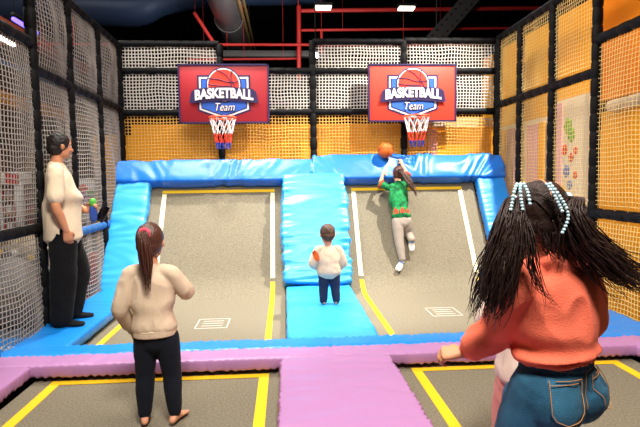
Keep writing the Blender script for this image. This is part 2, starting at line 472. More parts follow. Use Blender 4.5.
def fan(seed, amp, cx=0):
    def w(p, n):
        a = (p.x-cx)*6/(1+.9*(p.y+.3)) if True else 0
        q = V((a+seed, p.y*2.5, seed)); q2 = q+V((noise.noise(q*.5)*1.2, 0, 0))
        return amp*(ridged(q2)*.8+.4*noise.noise(q*.4))
    return w
spad(-2.24, .365, 1.545, 1.86, .02, .18, M_bluedeep, 'long blue pad along the top of the left slope', fan(3, .024, -.3))
spad(.385, 3.05, 1.555, 1.92, .02, .18, M_bluedeep, 'long blue pad along the top of the right slope', fan(8, .034, .1))
spad(-2.22, -1.80, .03, 1.545, .02, .15, M_bluelight, 'blue side pad on the left edge of the left slope', wrinkle(.022, (2.0, 9, 2), 13, (lambda p, n: n.x > .5, .004, 1, 80)))
spad(2.65, 3.04, .03, 1.555, .02, .15, M_blue, 'blue side pad on the right edge of the right slope', wrinkle(.012, (3, 6, 2), 14, (lambda p, n: p.x < -.1, .005, 1, 90)))
spad(-.025, .775, .03, 1.56, .03, .28, M_bluelight, 'wide puffy blue pad between the two slopes behind the boy', wrinkle(.048, (1.2, 8.0, 2), 15, (lambda p, n: abs(p.x) > .3, .006, 1, 75)), .012)

# ------------------------------------------------------------------ backboards
M_board = mat('red_board', 'e2402f', .45, .4)
M_border = mat('navy_border', '2a1c4c', .5, .4)
M_lblue = mat('logo_blue', '2f63c8', .5, .4)
M_lwhite = mat('logo_white', 'efe9ea', .5, .4)
M_rim = mat('orange_rim', 'e8562a', .4, .5)
M_cord = mat('net_cord', 'eee8e6', .6, .3)
M_cordred = mat('net_cord_red', 'd8402c', .6, .3)
M_cordblue = mat('net_cord_blue', '2c3f9c', .6, .3)
M_boardl = mat('shaded_crimson_board', 'a3242e', .45, .4)  # deeper red, with the weaker light on the left board put into it
def hoop(x, z, w, h, label, M_face):
    t = thing('basketball_hoop', label, 'hoop', (x, 7.28, z))
    bm = bmesh.new(); bbox(bm, (0, 0, 0), (w, .03, h), .006); brd = fin('backboard', bm, M_face, t)
    bm = bmesh.new(); b = .022
    for c, s in (((0, -.012, h/2-b/2), (w+.004, .03, b)), ((0, -.012, -h/2+b/2), (w+.004, .03, b)), ((-w/2+b/2, -.012, 0), (b, .03, h)), ((w/2-b/2, -.012, 0), (b, .03, h))): box(bm, c, s)
    fin('border', bm, M_border, t, False)
    lz = .0
    def lay(name, poly, k, m):
        bm = bmesh.new(); prism(bm, poly, -.016-.004*k, -.012-.004*k); return fin(name, bm, m, brd, False)
    def circ(cx, cz, r, a0=0, a1=2*PI, n=40): return [(cx+r*math.cos(a0+(a1-a0)*i/n), cz+r*math.sin(a0+(a1-a0)*i/n)) for i in range(n)]
    def shield(g):
        return [(-.31-g, .2+g), (-.2, .2+g), (.2, .2+g), (.31+g, .2+g), (.31+g, -.2-g*.6), (.0, -.31-g), (-.31-g, -.2-g*.6)]
    lay('logo_shield', shield(.05), 1, M_border); lay('logo_shield', shield(.025), 2, M_lwhite); lay('logo_shield', shield(0), 3, M_border); lay('logo_shield', shield(-.012), 4, M_lblue)
    lay('logo_ball', circ(0, .115, .24), 5, M_border); lay('logo_ball', circ(0, .115, .224), 6, M_lwhite); lay('logo_ball', circ(0, .115, .208), 7, M_board)
    bm = bmesh.new()
    def ln(P, r=.006): tube(bm, [(a, -.046, c) for a, c in P], r, 6, 3)
    ln([(-.2, .2), (-.08, .19), (.06, .15), (.2, .16)]); ln([(-.1, .32), (.03, .25), (.1, .14), (.11, -.02)]); ln([(.12, .31), (.1, .2), (.17, .06)]); ln([(-.21, .12), (-.05, .1), (.1, .1)])
    fin('ball_seams', bm, M_border, brd)
    top = [(-.44+.88*i/16, .085-.03*((i-8)/8)**2) for i in range(17)]; bot = [(p, q-.19) for p, q in top]
    lay('logo_banner', [(-.47, -.13)]+[(-.44, .02)]+top[1:-1]+[(.44, .02), (.47, -.13)]+[(p*.97, q) for p, q in bot[::-1][1:-1]], 8, M_border)
    me = text_mesh('BASKETBALL', .16, .003, 0, .007, .03, .80)
    for v in me.vertices: v.co += V((0, -.054, -.002)); v.co.z = v.co.z*1.12
    meshobj('lettering', me, M_lwhite, brd, False)
    me = text_mesh('Team', .15, .003, .25, .005, 0, .3)
    for v in me.vertices: v.co += V((0, -.042, -.19))
    meshobj('lettering', me, M_border, brd, False)
    me = text_mesh('Team', .15, .003, .25, -.001, 0, .285)
    for v in me.vertices: v.co += V((0, -.047, -.188))
    meshobj('lettering', me, M_lwhite, brd, False)
    # rim and net
    rz = -h/2+.05; R = .175; cy = -.25
    bm = bmesh.new(); P = [(R*math.cos(2*PI*i/28), cy+R*math.sin(2*PI*i/28), rz) for i in range(29)]
    tube(bm, P, .012, 8, 1, False); box(bm, (0, -.05, rz), (.16, .07, .02)); box(bm, (0, -.02, rz-.04), (.16, .012, .1)); fin('rim', bm, M_rim, t)
    for k, (v0, v1, mm) in enumerate(((0, .5, M_cord), (.5, .8, M_cordred), (.8, 1, M_cordblue))):
        bm = bmesh.new()
        for i in range(10):
            for d in (-1, 1):
                Q = []
                for j in range(6):
                    v = v0+(v1-v0)*j/5; r = R*(1-.52*v**.8); a = 2*PI*(i+d*v*1.6)/10
                    Q.append((r*math.cos(a), cy+r*math.sin(a), rz-.01-.40*v))
                tube(bm, Q, .0055, 5, 1, False)
        fin('hoop_net', bm, mm, t)
    bm = bmesh.new(); box(bm, (0, .05, 0), (.3, .07, .3)); box(bm, (0, .05, h*.3), (w*.8, .04, .05)); box(bm, (0, .05, -h*.3), (w*.8, .04, .05)); box(bm, (0, .11, 0), (.08, .12, .08)); fin('bracket', bm, M_dark, t, False)
    return t
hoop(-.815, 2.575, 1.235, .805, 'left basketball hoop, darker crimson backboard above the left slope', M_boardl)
hoop(1.81, 2.58, 1.255, .80, 'right basketball hoop, brighter red backboard above the climbing girl', M_board)
t = thing('basketball', 'orange basketball above the blue pad by the girl\'s raised hand', 'ball', (1.38, 7.05, 1.665))
M_ball = mat('orange_rubber', 'e2681c', .55, .4, bump=.5, bscale=160)
bm = bmesh.new(); ball(bm, (0, 0, .105), .105, None, 32); fin('ball', bm, M_ball, t)
bm = bmesh.new()
for ax in (V((1, .2, 0)), V((0, .3, 1)), V((.75, .5, .6)), V((-.75, .5, .6))):
    ax.normalize(); u, v = frame_along(ax)
    off = .0 if abs(ax.x) > .9 or abs(ax.z) > .9 else .045
    rr = math.sqrt(.105**2-off**2)
    tube(bm, [V((0, 0, .105))+ax*off+(u*math.cos(2*PI*i/36)+v*math.sin(2*PI*i/36))*rr for i in range(37)], .0028, 6, 1, False)
fin('seam', bm, M_dark, t)
# ------------------------------------------------------------------ people
def seg(a, b, t): return a+(b-a)*t
def hand(bm, w, d, pn, side, L, curl, thumb=.7):
    """w wrist, d hand direction, pn direction the palm faces, side towards the thumb, L length"""
    d = d.normalized(); pn = (pn-d*pn.dot(d)).normalized(); s = d.cross(pn).normalized()
    if s.dot(side) < 0: s = -s
    loft(bm, [(w-d*L*.08, s*L*.13, pn*L*.10), (w+d*L*.15, s*L*.17, pn*L*.10), (w+d*L*.4, s*L*.22, pn*L*.085), (w+d*L*.52, s*L*.21, pn*L*.07)], 16, 2.4, 2)
    for i, (o, ln) in enumerate(((.155, .44), (.052, .5), (-.052, .46), (-.15, .36))):
        b = w+d*L*(.46-.02*abs(i-1.5))+s*L*o
        P = [b-d*L*.06, b]; a = 0; spread = s*(o*.35)
        for k, q in enumerate((.46, .31, .23)):
            a += curl*(.8 if k == 0 else 1.05)
            dd = ((d+spread)*math.cos(a)+pn*math.sin(a)).normalized(); P.append(P[-1]+dd*L*ln*q)
        tube(bm, P, [L*.055, L*.052, L*.05, L*.045, L*.038], 8, 2)
    b = w+d*L*.14+s*L*.14+pn*L*.02
    P = [b-s*L*.05, b+(d*.55+s*.75+pn*.2)*L*.14]; P.append(P[-1]+(d*.8+s*.25+pn*thumb).normalized()*L*.16); P.append(P[-1]+(d*.75-s*.15+pn*thumb*1.2).normalized()*L*.13)
    tube(bm, P, [L*.075, L*.068, L*.055, L*.045], 8, 2)
def footmesh(bm, an, f, L, g=0, toes=True, upv=V((0, 0, 1))):
    """an ankle, f forward, L foot length"""
    f = f.normalized(); up = (upv-f*upv.dot(f)).normalized(); s = f.cross(up).normalized(); h = L*.24
    b = an-up*(h+L*.02)
    S = [(b-f*L*.24+up*h*.42, s*L*.10+s*g, up*(h*.40+g)), (b-f*L*.1+up*h*.62, s*L*.135+s*g, up*(h*.6+g)), (b+f*L*.12+up*h*.6, s*L*.13+s*g, up*(h*.58+g)), (b+f*L*.34+up*h*.36, s*L*.17+s*g, up*(h*.34+g)), (b+f*L*.54+up*h*.26, s*L*.18+s*g, up*(h*.25+g))]
    if not toes: S.append((b+f*L*.70+up*h*.22, s*L*.13+s*g, up*(h*.2+g)))
    loft(bm, S, 18, 2.4, 3)
    tube(bm, [an+up*L*.05, an-up*h*.4], L*.13, 10)
    if toes:
        for i, o in enumerate((-.13, -.06, .01, .075, .135)):
            q = b+f*L*.52+s*L*o+up*h*.17; tube(bm, [q, q+f*L*(.2-.02*abs(i-3))], [L*.045, L*.038 if i != 4 else L*.045], 8)
def torso_secs(J, ht, k=1.0, z0=None):
    rp = (J['hipR']-J['hipL']); rc = (J['shR']-J['shL'])
    up = (J['N']-J['P']).normalized()
    rh = (rp-up*rp.dot(up)).normalized(); rs = (rc-up*rc.dot(up)).normalized()
    fh = up.cross(rh); fs = up.cross(rs)
    hw = rp.length/2; sw = rc.length/2; P, N = J['P'], J['N']; bl = J.get('belly', 0)
    rm_ = (rh+rs).normalized(); fm = up.cross(rm_)
    L = (N-P).length
    C1, C2 = seg(P, N, .35), seg(P, N, .68)
    if 'C' in J: C1 = seg(P, J['C'], .55); C2 = J['C']
    return [(P-up*ht*.055, rh*(hw+.022*ht), fh*ht*.058), (P, rh*(hw+.037*ht), fh*ht*.066), (C1, rm_*(hw+.018*ht), fm*ht*(.058+bl*.9)), (seg(C1, C2, .5)+fm*ht*bl*.6, rm_*(hw*.5+sw*.5+.012*ht), fm*ht*(.061+bl*.8)), (C2, rs*(sw*.98), fs*ht*(.061+bl*.1)), (seg(C2, N, .55), rs*sw*.92, fs*ht*.056), (seg(C2, N, .85), rs*sw*.55, fs*ht*.042), (N, rs*ht*.034, fs*ht*.034)], fs
def make_person(label, loc, J, ht, hh, skin, rz=0, lean=1.0, feet=True, voxel=.0055, eyes=True, curl=(.25, .25), toes=True):
    root = thing('person', label, 'person', loc, rz)
    bm = bmesh.new()
    S, fs = torso_secs(J, ht)
    loft(bm, S, 28, 2.2, 3)
    H = J['H']; U = J['Hu'].normalized(); Fd = (J['Hf']-U*J['Hf'].dot(U)).normalized(); Rt = Fd.cross(U)
    ax = (Rt, Fd, U)
    tube(bm, [J['N']-U*ht*.02, seg(J['N'], H, .45)-Fd*hh*.05, H-Fd*hh*.06], [ht*.037, hh*.2, hh*.2], 16)
    ball(bm, H+U*hh*.1-Fd*hh*.02, (hh*.35, hh*.415, hh*.40), ax, 28)
    ball(bm, H-U*hh*.2+Fd*hh*.09, (hh*.265, hh*.28, hh*.29), ax, 24)
    ball(bm, H-U*hh*.38+Fd*hh*.24, (hh*.12, hh*.1, hh*.09), ax)
    tube(bm, [H+U*hh*.02+Fd*hh*.36, H-U*hh*.13+Fd*hh*.44], [hh*.035, hh*.06], 10); ball(bm, H-U*hh*.14+Fd*hh*.4, (hh*.085, hh*.06, hh*.05), ax)
    for s in (-1, 1):
        ball(bm, H+Rt*s*hh*.352-U*hh*.03-Fd*hh*.04, (hh*.035, hh*.075, hh*.12), ax); ball(bm, H+Rt*s*hh*.37-U*hh*.0-Fd*hh*.07, (hh*.03, hh*.05, hh*.085), ax)
        ball(bm, H+Rt*s*hh*.17-U*hh*.12+Fd*hh*.29, (hh*.1, hh*.07, hh*.09), ax)
        tube(bm, [H+Rt*s*hh*.06+U*hh*.09+Fd*hh*.36, H+Rt*s*hh*.22+U*hh*.1+Fd*hh*.30], hh*.03, 8)
    tube(bm, [H-Rt*hh*.1-U*hh*.27+Fd*hh*.33, H-U*hh*.265+Fd*hh*.365, H+Rt*hh*.1-U*hh*.27+Fd*hh*.33], [hh*.022, hh*.035, hh*.022], 8, 2)
    for q, s in (('R', 1), ('L', -1)):
        sh, el, wr = J['sh'+q], J['el'+q], J['wr'+q]; a = ht
        tube(bm, [seg(sh, J['N'], .25), sh, seg(sh, el, .4), el, seg(el, wr, .35), wr], [a*.03, a*.033, a*.028, a*.0225, a*.023, a*.0155], 14, 2)
        hand(bm, wr, J['hd'+q], J['pn'+q], J['th'+q], ht*.105, curl[0 if q == 'L' else 1])
        hp, kn, an = J['hip'+q], J['kn'+q], J['an'+q]
        tube(bm, [hp, seg(hp, kn, .3), kn, seg(kn, an, .3), seg(kn, an, .6), an], [a*.055, a*.05, a*.034, a*.034, a*.028, a*.02], 16, 2)
        if feet: footmesh(bm, an, J['ft'+q], ht*.148, 0, toes, upv=J.get('fu', V((0, 0, 1))))
    body = rm('body', bm, voxel, skin, root, 3)
    if eyes:
        for s in (-1, 1):
            bm = bmesh.new(); c = H+Rt*s*hh*.155+U*hh*.015+Fd*hh*.315; ball(bm, c, (hh*.055, hh*.045, hh*.032), ax, 14)
            e = fin('eye', bm, M_white, body); bm = bmesh.new(); ball(bm, c+Fd*hh*.03, (hh*.026, hh*.02, hh*.026), ax, 12); part_label(fin('iris', bm, M_iris, e), 'dark iris')
            bm = bmesh.new(); tube(bm, [c+U*hh*.075-Rt*s*hh*.05+Fd*hh*.05, c+U*hh*.095+Fd*hh*.05, c+U*hh*.07+Rt*s*hh*.09+Fd*hh*.0], hh*.013, 6, 3); fin('eyebrow', bm, M_hairblack, body)
        bm = bmesh.new(); tube(bm, [H-Rt*hh*.09-U*hh*.262+Fd*hh*.35, H-U*hh*.258+Fd*hh*.392, H+Rt*hh*.09-U*hh*.262+Fd*hh*.35], [hh*.014, hh*.022, hh*.014], 8, 3); fin('mouth', bm, M_lip, body)
    return root, body, dict(H=H, U=U, F=Fd, R=Rt, hh=hh, S=S, fs=fs)
def make_top(root, J, ht, D, m, slv, loose=.02, hem=-.3, fold=.006, wr_r=1.5, name='shirt', seed=0, hemk=1.0, collar=.042, voxel=.007):
    """torso shell plus sleeves; slv = 0..1 elbow..wrist, <0 above the elbow; hem in body lengths below the pelvis"""
    bm = bmesh.new(); S = []
    up = (J['N']-J['P']).normalized(); L = (J['N']-J['P']).length
    b0 = D['S'][1]; g = loose*ht
    gu = lambda v, q: v.normalized()*(v.length+q)
    hc = J['P']-up*L*hem
    S.append((hc, gu(b0[1], g*hemk), gu(b0[2], g*hemk*1.1)))
    kk = max(1.5, hemk*.9); S.append((seg(hc, D['S'][2][0], .3), gu(b0[1], g*kk), gu(b0[2], g*kk*1.1)))
    for i, k in ((2, 1.5), (3, 1.25), (4, .9), (5, .5), (6, .35)): S.append((D['S'][i][0], gu(D['S'][i][1], g*k), gu(D['S'][i][2], g*k)))
    S.append((J['N']+up*ht*.004, D['S'][7][1].normalized()*ht*collar, D['S'][7][2].normalized()*ht*collar))
    loft(bm, S, 32, 2.3, 3)
    for q in 'RL':
        sh, el, wr = J['sh'+q], J['el'+q], J['wr'+q]
        i = (sh-J['N']).normalized()
        if slv >= 0:
            e = seg(el, wr, slv); P = [seg(sh, J['N'], .4), sh, seg(sh, el, .5), el, seg(el, e, .5), seg(el, e, .88), e]
            R = [ht*.036, ht*.036+g*.45, ht*.035+g*.75, ht*.031+g*.75, ht*.028+g*.8, ht*.025+g*.6, ht*.019+g*.2]
        else:
            e = seg(sh, el, -slv); P = [seg(sh, J['N'], .4), sh, seg(sh, e, .6), e]; R = [ht*.032, ht*.032+g*.4, ht*.032+g*.5, ht*.032+g*.7]
        tube(bm, P, R, 18, 3)
    return rm(name, bm, voxel, m, root, 5, fold=fold, ff=(16*1.2/ht*.8, 16*1.2/ht*.8, 9*1.2/ht*.8), seed=seed)
def ring(bm, c, u, w, r, n=32, ex=2.3, hgt=1.0):
    P = []
    for k in range(n+1):
        a = 2*PI*k/n; x, y = math.cos(a), math.sin(a)
        P.append(c+u*math.copysign(abs(x)**(2/ex), x)+w*math.copysign(abs(y)**(2/ex), y))
    tube(bm, P, r, 8, 1, False)
def make_pants(root, J, ht, D, m, cuff=1.0, loose=.008, fold=.005, top=.1, name='trousers', seed=3, radii=None, voxel=.007, glute=0):
    bm = bmesh.new(); g = loose*ht
    gu = lambda v, q: v.normalized()*(v.length+q)
    up = (J['N']-J['P']).normalized(); L = (J['N']-J['P']).length; s = D['S']
    loft(bm, [(s[0][0], gu(s[0][1], g), gu(s[0][2], g)), (s[1][0], gu(s[1][1], g), gu(s[1][2], g)), (J['P']+up*L*top, gu(seg(s[1][1], s[2][1], .5), g), gu(seg(s[1][2], s[2][2], .5), g))], 30, 2.3, 3)
    if glute:
        bk = -up.cross((J['hipR']-J['hipL']).normalized())
        for q in 'RL': ball(bm, J['hip'+q]+bk*ht*.022-up*ht*.008, ht*glute)
    rr = radii or (.06, .056, .042, .04, .036, .03)
    for q in 'RL':
        hp, kn, an = J['hip'+q], J['kn'+q], J['an'+q]; e = seg(kn, an, cuff)
        tube(bm, [hp+up*ht*.01, seg(hp, kn, .35), kn, seg(kn, e, .35), seg(kn, e, .7), e], [ht*x+g for x in rr], 20, 3)
    return rm(name, bm, voxel, m, root, 4, fold=fold, ff=(9/ht, 9/ht, 11/ht), seed=seed)
def hair_cap(root, D, m, grow=1.07, back=.05, low=.0, side=.335, lb=.14, fold=.004, voxel=.006, face=.02, name='hair', seed=0, fine=40):
    H, U, F, R, hh = D['H'], D['U'], D['F'], D['R'], D['hh']; ax = (R, F, U); bm = bmesh.new()
    ball(bm, H+U*hh*.125-F*hh*back, (hh*.35*grow, hh*.415*grow*.97, hh*.40*grow), ax, 30)
    ball(bm, H-U*hh*(.05+low)-F*hh*lb, (hh*side*grow, hh*.29*grow, hh*(.27+low*.6)*grow), ax, 24)
    o = rm(name, bm, voxel, m, root, 2, fold=fold, ff=(fine, fine, fine*.5), seed=seed)
    return o
def strands(name, m, root, guides, n, spread, r, seed=0, wave=.01, nseg=5, taper=.25, tipspread=1.0):
    """many tapered locks along a guide polyline [(point, spread radius)]"""
    rnd = random.Random(seed); bm = bmesh.new(); G = [V(g[0]) for g in guides]; W = [g[1] for g in guides]
    for i in range(n):
        a = rnd.random()*2*PI; q = math.sqrt(rnd.random()); o = V((math.cos(a)*q, math.sin(a)*q, rnd.uniform(-.7, .7)*q))
        ph = rnd.random()*6; cut = rnd.uniform(.72, 1.0); P = []; R = []
        for k, (g, w) in enumerate(zip(G, W)):
            t = k/(len(G)-1)
            j = V((rnd.gauss(0, 1), rnd.gauss(0, 1), rnd.gauss(0, 1)))*wave*t
            P.append(g+o*w*spread+V((math.sin(ph+t*7), math.cos(ph*1.7+t*6), 0))*wave*t+j); R.append(r*(1-(1-taper)*t**1.5))
        k = max(3, int(round(len(P)*cut))); P = P[:k]; R = R[:k]; R[-1] *= .4
        tube(bm, P, R, nseg, 3)
    return fin(name, bm, m, root, True, None)
def fabric(name, c, var=.06, b=.35, s=220, rough=.85, c2=None, vs=12): return mat(name, c, rough, .2, bump=b, bscale=s, var=var, vscale=vs, c2=c2, sheen=.03)
def cast(o, org, d):
    me = o.data; t = o.get('_bvh')
    bv = BVHTree.FromPolygons([v.co for v in me.vertices], [p.vertices[:] for p in me.polygons])
    return bv
def patch(name, bv, C, u, w, d, rows, m, parent, off=.003, n=10, th=.004):
    """cloth patch thrown along d onto a surface; rows: list of (v, u0, u1)"""
    bm = bmesh.new(); g = []
    for v, a, b in rows:
        r = []
        for i in range(n+1):
            q = C+u*(a+(b-a)*i/n)+w*v; hit = bv.ray_cast(q-d*.4, d)
            p = hit[0]-d*off if hit[0] is not None else q
            r.append(p)
        g.append(r)
    A = [[bm.verts.new(p) for p in r] for r in g]; B = [[bm.verts.new(p+d*th*2) for p in r] for r in g]
    for i in range(len(A)-1):
        for j in range(n):
            bm.faces.new((A[i][j], A[i][j+1], A[i+1][j+1], A[i+1][j])); bm.faces.new((B[i][j], B[i+1][j], B[i+1][j+1], B[i][j+1]))
    bd = [(0, j) for j in range(n)]+[(i, n) for i in range(len(A)-1)]+[(len(A)-1, n-j) for j in range(n)]+[(len(A)-1-i, 0) for i in range(len(A)-1)]
    for k in range(len(bd)):
        a, b = bd[k], bd[(k+1) % len(bd)]
        try: bm.faces.new((A[a[0]][a[1]], B[a[0]][a[1]], B[b[0]][b[1]], A[b[0]][b[1]]))
        except ValueError: pass
    return fin(name, bm, m, parent, True, 50)
def stitch(bm, bv, pts, d, r=.0018, off=.004, n=8):
    P = []
    for a, b in zip(pts, pts[1:]):
        for i in range(n):
            q = seg(a, b, i/n); h = bv.ray_cast(q-d*.4, d)
            if h[0] is not None and h[3] < .45: P.append(h[0]-d*off)
    if len(P) > 2: tube(bm, P, r, 5)
X, Y_, Z = V((1, 0, 0)), V((0, 1, 0)), V((0, 0, 1))
vec = lambda *a: V(a)

# --- girl in the beige sweater
gt = (-.75, 2.97, 0)
J = dict(P=vec(-.01, 0, .53), C=vec(-.02, .005, .76), N=vec(-.022, .0, .925), H=vec(-.022, .02, 1.06), Hf=vec(.05, 1, -.05), Hu=vec(0, .05, 1),
         shL=vec(-.135, 0, .88), shR=vec(.095, .0, .88), elL=vec(-.195, -.02, .69), wrL=vec(-.165, .075, .545), elR=vec(.165, .04, .765), wrR=vec(.115, .22, .77),
         hdL=vec(.1, .35, -1), hdR=vec(-.2, 1, .1), pnL=vec(1, .3, 0), pnR=vec(-.3, 0, -1), thL=vec(0, 1, .3), thR=vec(-1, .2, 0),
         hipL=vec(-.065, 0, .50), hipR=vec(.055, 0, .50), knL=vec(-.078, .015, .30), knR=vec(.072, .02, .295), anL=vec(-.085, -.005, .06), anR=vec(.088, -.005, .06), ftL=vec(-.25, 1, 0), ftR=vec(.3, 1, 0))
root, body, D = make_person('person in beige sweater and navy leggings with a ponytail, barefoot on the front left trampoline', gt, J, 1.17, .205, M_skin)
M_sweat = fabric('beige_fleece', 'd8c1a6', .07)
top = make_top(root, J, 1.17, D, M_sweat, .94, .012, -.05, .007, name='sweater', seed=1, hemk=.75)
bm = bmesh.new(); s = D['S'][1]
for k in range(3): ring(bm, J['P']+Z*(.008+.014*k), s[1]*1.1, s[2]*1.18, .010)
rm('hem_band', bm, .005, M_sweat, root, 2)
for q in 'LR':
    d = (J['wr'+q]-J['el'+q]).normalized(); bm = bmesh.new(); c = seg(J['el'+q], J['wr'+q], .92); tube(bm, [c, c+d*.035], [.028, .026], 16, 1, False); fin('cuff', bm, M_sweat, root)
bm = bmesh.new(); tube(bm, [J['N']-Z*.012+Y_*.004, J['N']+Z*.016+Y_*.006], [.055, .049], 20, 1, False); fin('collar', bm, M_sweat, root)
M_leg = fabric('navy_knit', '131824', .1)
make_pants(root, J, 1.17, D, M_leg, .94, .006, .003, name='leggings', radii=(.052, .051, .040, .039, .034, .026))
hair_cap(root, D, M_hairbrown, 1.07, .06, .03, .32, .16, .004, seed=2)
P0 = D['H']+D['U']*.055-D['F']*.095
strands('ponytail', M_hairbrown, root, [(P0+vec(0, .03, .0), .018), (P0+vec(0, -.035, .0), .022), (P0+vec(.004, -.05, -.06), .034), (P0+vec(.008, -.045, -.15), .032), (P0+vec(.014, -.04, -.23), .022), (P0+vec(.02, -.045, -.30), .012)], 70, 1, .006, 4, .006)
bm = bmesh.new(); tube(bm, [P0+vec(.024*math.cos(a), -.02, .024*math.sin(a)) for a in [2*PI*i/14 for i in range(15)]], [.011+.003*(i % 2) for i in range(15)], 8, 2, False)
fin('hair_tie', bm, fabric('pink_tie', 'e0566a'), root)

# --- small boy in the beige sweatshirt
bl = (.43, 5.18, .12)
J = dict(P=vec(.0, 0, .335), C=vec(-.005, 0, .49), N=vec(-.008, 0, .595), H=vec(-.012, .012, .715), Hf=vec(-.1, 1, -.12), Hu=vec(0, .06, 1),
         shL=vec(-.105, 0, .56), shR=vec(.095, 0, .56), elL=vec(-.165, .0, .43), wrL=vec(-.10, .12, .36), elR=vec(.145, .02, .42), wrR=vec(.10, .12, .35),
         hdL=vec(.6, 1, -.2), hdR=vec(-.5, 1, -.2), pnL=vec(.6, -.3, .2), pnR=vec(-.6, -.3, .2), thL=vec(0, .2, 1), thR=vec(0, .2, 1),
         hipL=vec(-.052, 0, .31), hipR=vec(.052, 0, .31), knL=vec(-.058, .012, .18), knR=vec(.06, .012, .18), anL=vec(-.062, -.005, .045), anR=vec(.07, -.01, .045), ftL=vec(-.15, 1, 0), ftR=vec(.25, 1, 0))
root, body, D = make_person('person small, in beige sweatshirt with an orange sleeve patch, facing the blue pad', bl, J, .84, .205, M_skin)
top = make_top(root, J, .84, D, M_sweat, .93, .03, .12, .006, name='sweatshirt', seed=5, hemk=.7)
bv = cast(top, 0, 0)
part_label(patch('sleeve_patch', bv, vec(-.135, -.1, .51), vec(.7, 0, .7).normalized(), vec(-.45, 0, .9).normalized(), Y_, [(v, -math.sqrt(max(0, 1-(v/.06)**2))*.03-.001, math.sqrt(max(0, 1-(v/.06)**2))*.03+.001) for v in [-.06, -.05, -.03, 0, .03, .05, .06]], fabric('orange_print', 'e0642a', .05), root), 'orange oval patch')
bm = bmesh.new(); tube(bm, [J['N']-Z*.01, J['N']+Z*.012+Y_*.004], [.043, .04], 20, 1, False); fin('collar', bm, M_sweat, root)
make_pants(root, J, .84, D, fabric('navy_cotton', '222c44', .1), .95, .008, .003, radii=(.062, .06, .05, .047, .044, .04), name='trousers')
hair_cap(root, D, M_hairlight, 1.05, .06, -.02, .30, .19, .006, seed=4, fine=60)

# --- man
mn = (-1.95, 4.80, .12)
fwd = vec(.93, .37, 0).normalized(); sd = vec(.37, -.93, 0).normalized()     # facing right; sd = his right, towards the camera
def ml(f, r, z): return fwd*f+sd*r+Z*z
J = dict(P=ml(-.06, 0, .86), C=ml(-.06, 0, 1.22), N=ml(-.085, 0, 1.43), H=ml(-.045, .0, 1.60), Hf=vec(.75, .66, -.03), Hu=ml(.05, 0, 1), belly=.020,
         shR=ml(-.09, .195, 1.37), shL=ml(-.09, -.195, 1.37), elR=ml(-.10, .27, 1.08), wrR=ml(-.03, .235, .87), elL=ml(-.02, -.25, 1.10), wrL=ml(.15, -.13, 1.01),
         hdR=ml(.15, -.15, -1), hdL=ml(.6, .35, .3), pnR=ml(0, -1, 0), pnL=ml(-.4, 1, 0), thR=ml(1, 0, 0), thL=ml(0, 0, 1),
         hipR=ml(-.06, .095, .82), hipL=ml(-.06, -.095, .82), knR=ml(-.07, .12, .45), knL=ml(.05, -.14, .46), anR=ml(-.1, .13, .075), anL=ml(-.02, -.13, .075), ftR=vec(1, .1, 0), ftL=vec(1, .25, 0))
root, body, D = make_person('person in cream t-shirt and black trousers standing by the left net, hand in pocket', mn, J, 1.74, .225, M_skin2, voxel=.007, curl=(.7, .5), toes=False)
top = make_top(root, J, 1.74, D, fabric('cream_jersey', 'e2cfb2', .05), -.72, .011, .14, .007, name='shirt', seed=8, hemk=2.2, collar=.04, voxel=.009)
bm = bmesh.new(); tube(bm, [J['N']-Z*.02+fwd*.005, J['N']+Z*.012+fwd*.008], [.078, .068], 22, 1, False); fin('collar', bm, MATS['cream_jersey'], root)
tr = make_pants(root, J, 1.74, D, fabric('black_cotton', '09090b', .15), .96, .012, .008, radii=(.048, .054, .05, .048, .045, .041), voxel=.009, top=.06)
for q in 'RL':
    bm = bmesh.new(); footmesh(bm, J['an'+q], J['ft'+q], 1.74*.148, .006, False); rm('sock', bm, .006, fabric('black_sock', '101013', .1), root, 3)
hair_cap(root, D, M_hairblack, 1.06, .075, .03, .30, .2, .007, seed=9, voxel=.007)
t = thing('bottle', 'blue bottle with green cap held in front of the man\'s belly', 'bottle', V(mn)+J['wrL']+ml(.05, .07, -.05))
bm = bmesh.new(); tube(bm, [(0, 0, -.02), (0, 0, .04), (0, 0, .085), (0, 0, .10)], [.034, .036, .034, .02], 18); fin('body', bm, mat('blue_bottle', '2a4c9a', .3, .5), t)
bm = bmesh.new(); tube(bm, [(0, 0, .115), (0, 0, .14)], [.03, .03], 16); fin('cap', bm, mat('green_cap', '4fae3c', .4, .4), t)
t = thing('phone', 'black phone held slanting beside the blue bottle', 'phone', V(mn)+J['wrL']+ml(.13, .05, -.03))
bm = bmesh.new(); bbox(bm, (0, 0, 0), (.075, .012, .16), .004, 2, Matrix.Rotation(.5, 3, 'Y')); fin('case', bm, mat('black_glass', '0d0d10', .2, .5), t)
bm = bmesh.new(); bbox(bm, (.004, .008, .0), (.066, .003, .15), .001, 1, Matrix.Rotation(.5, 3, 'Y')); fin('screen', bm, mat('screen', '15181f', .1, .6), t)

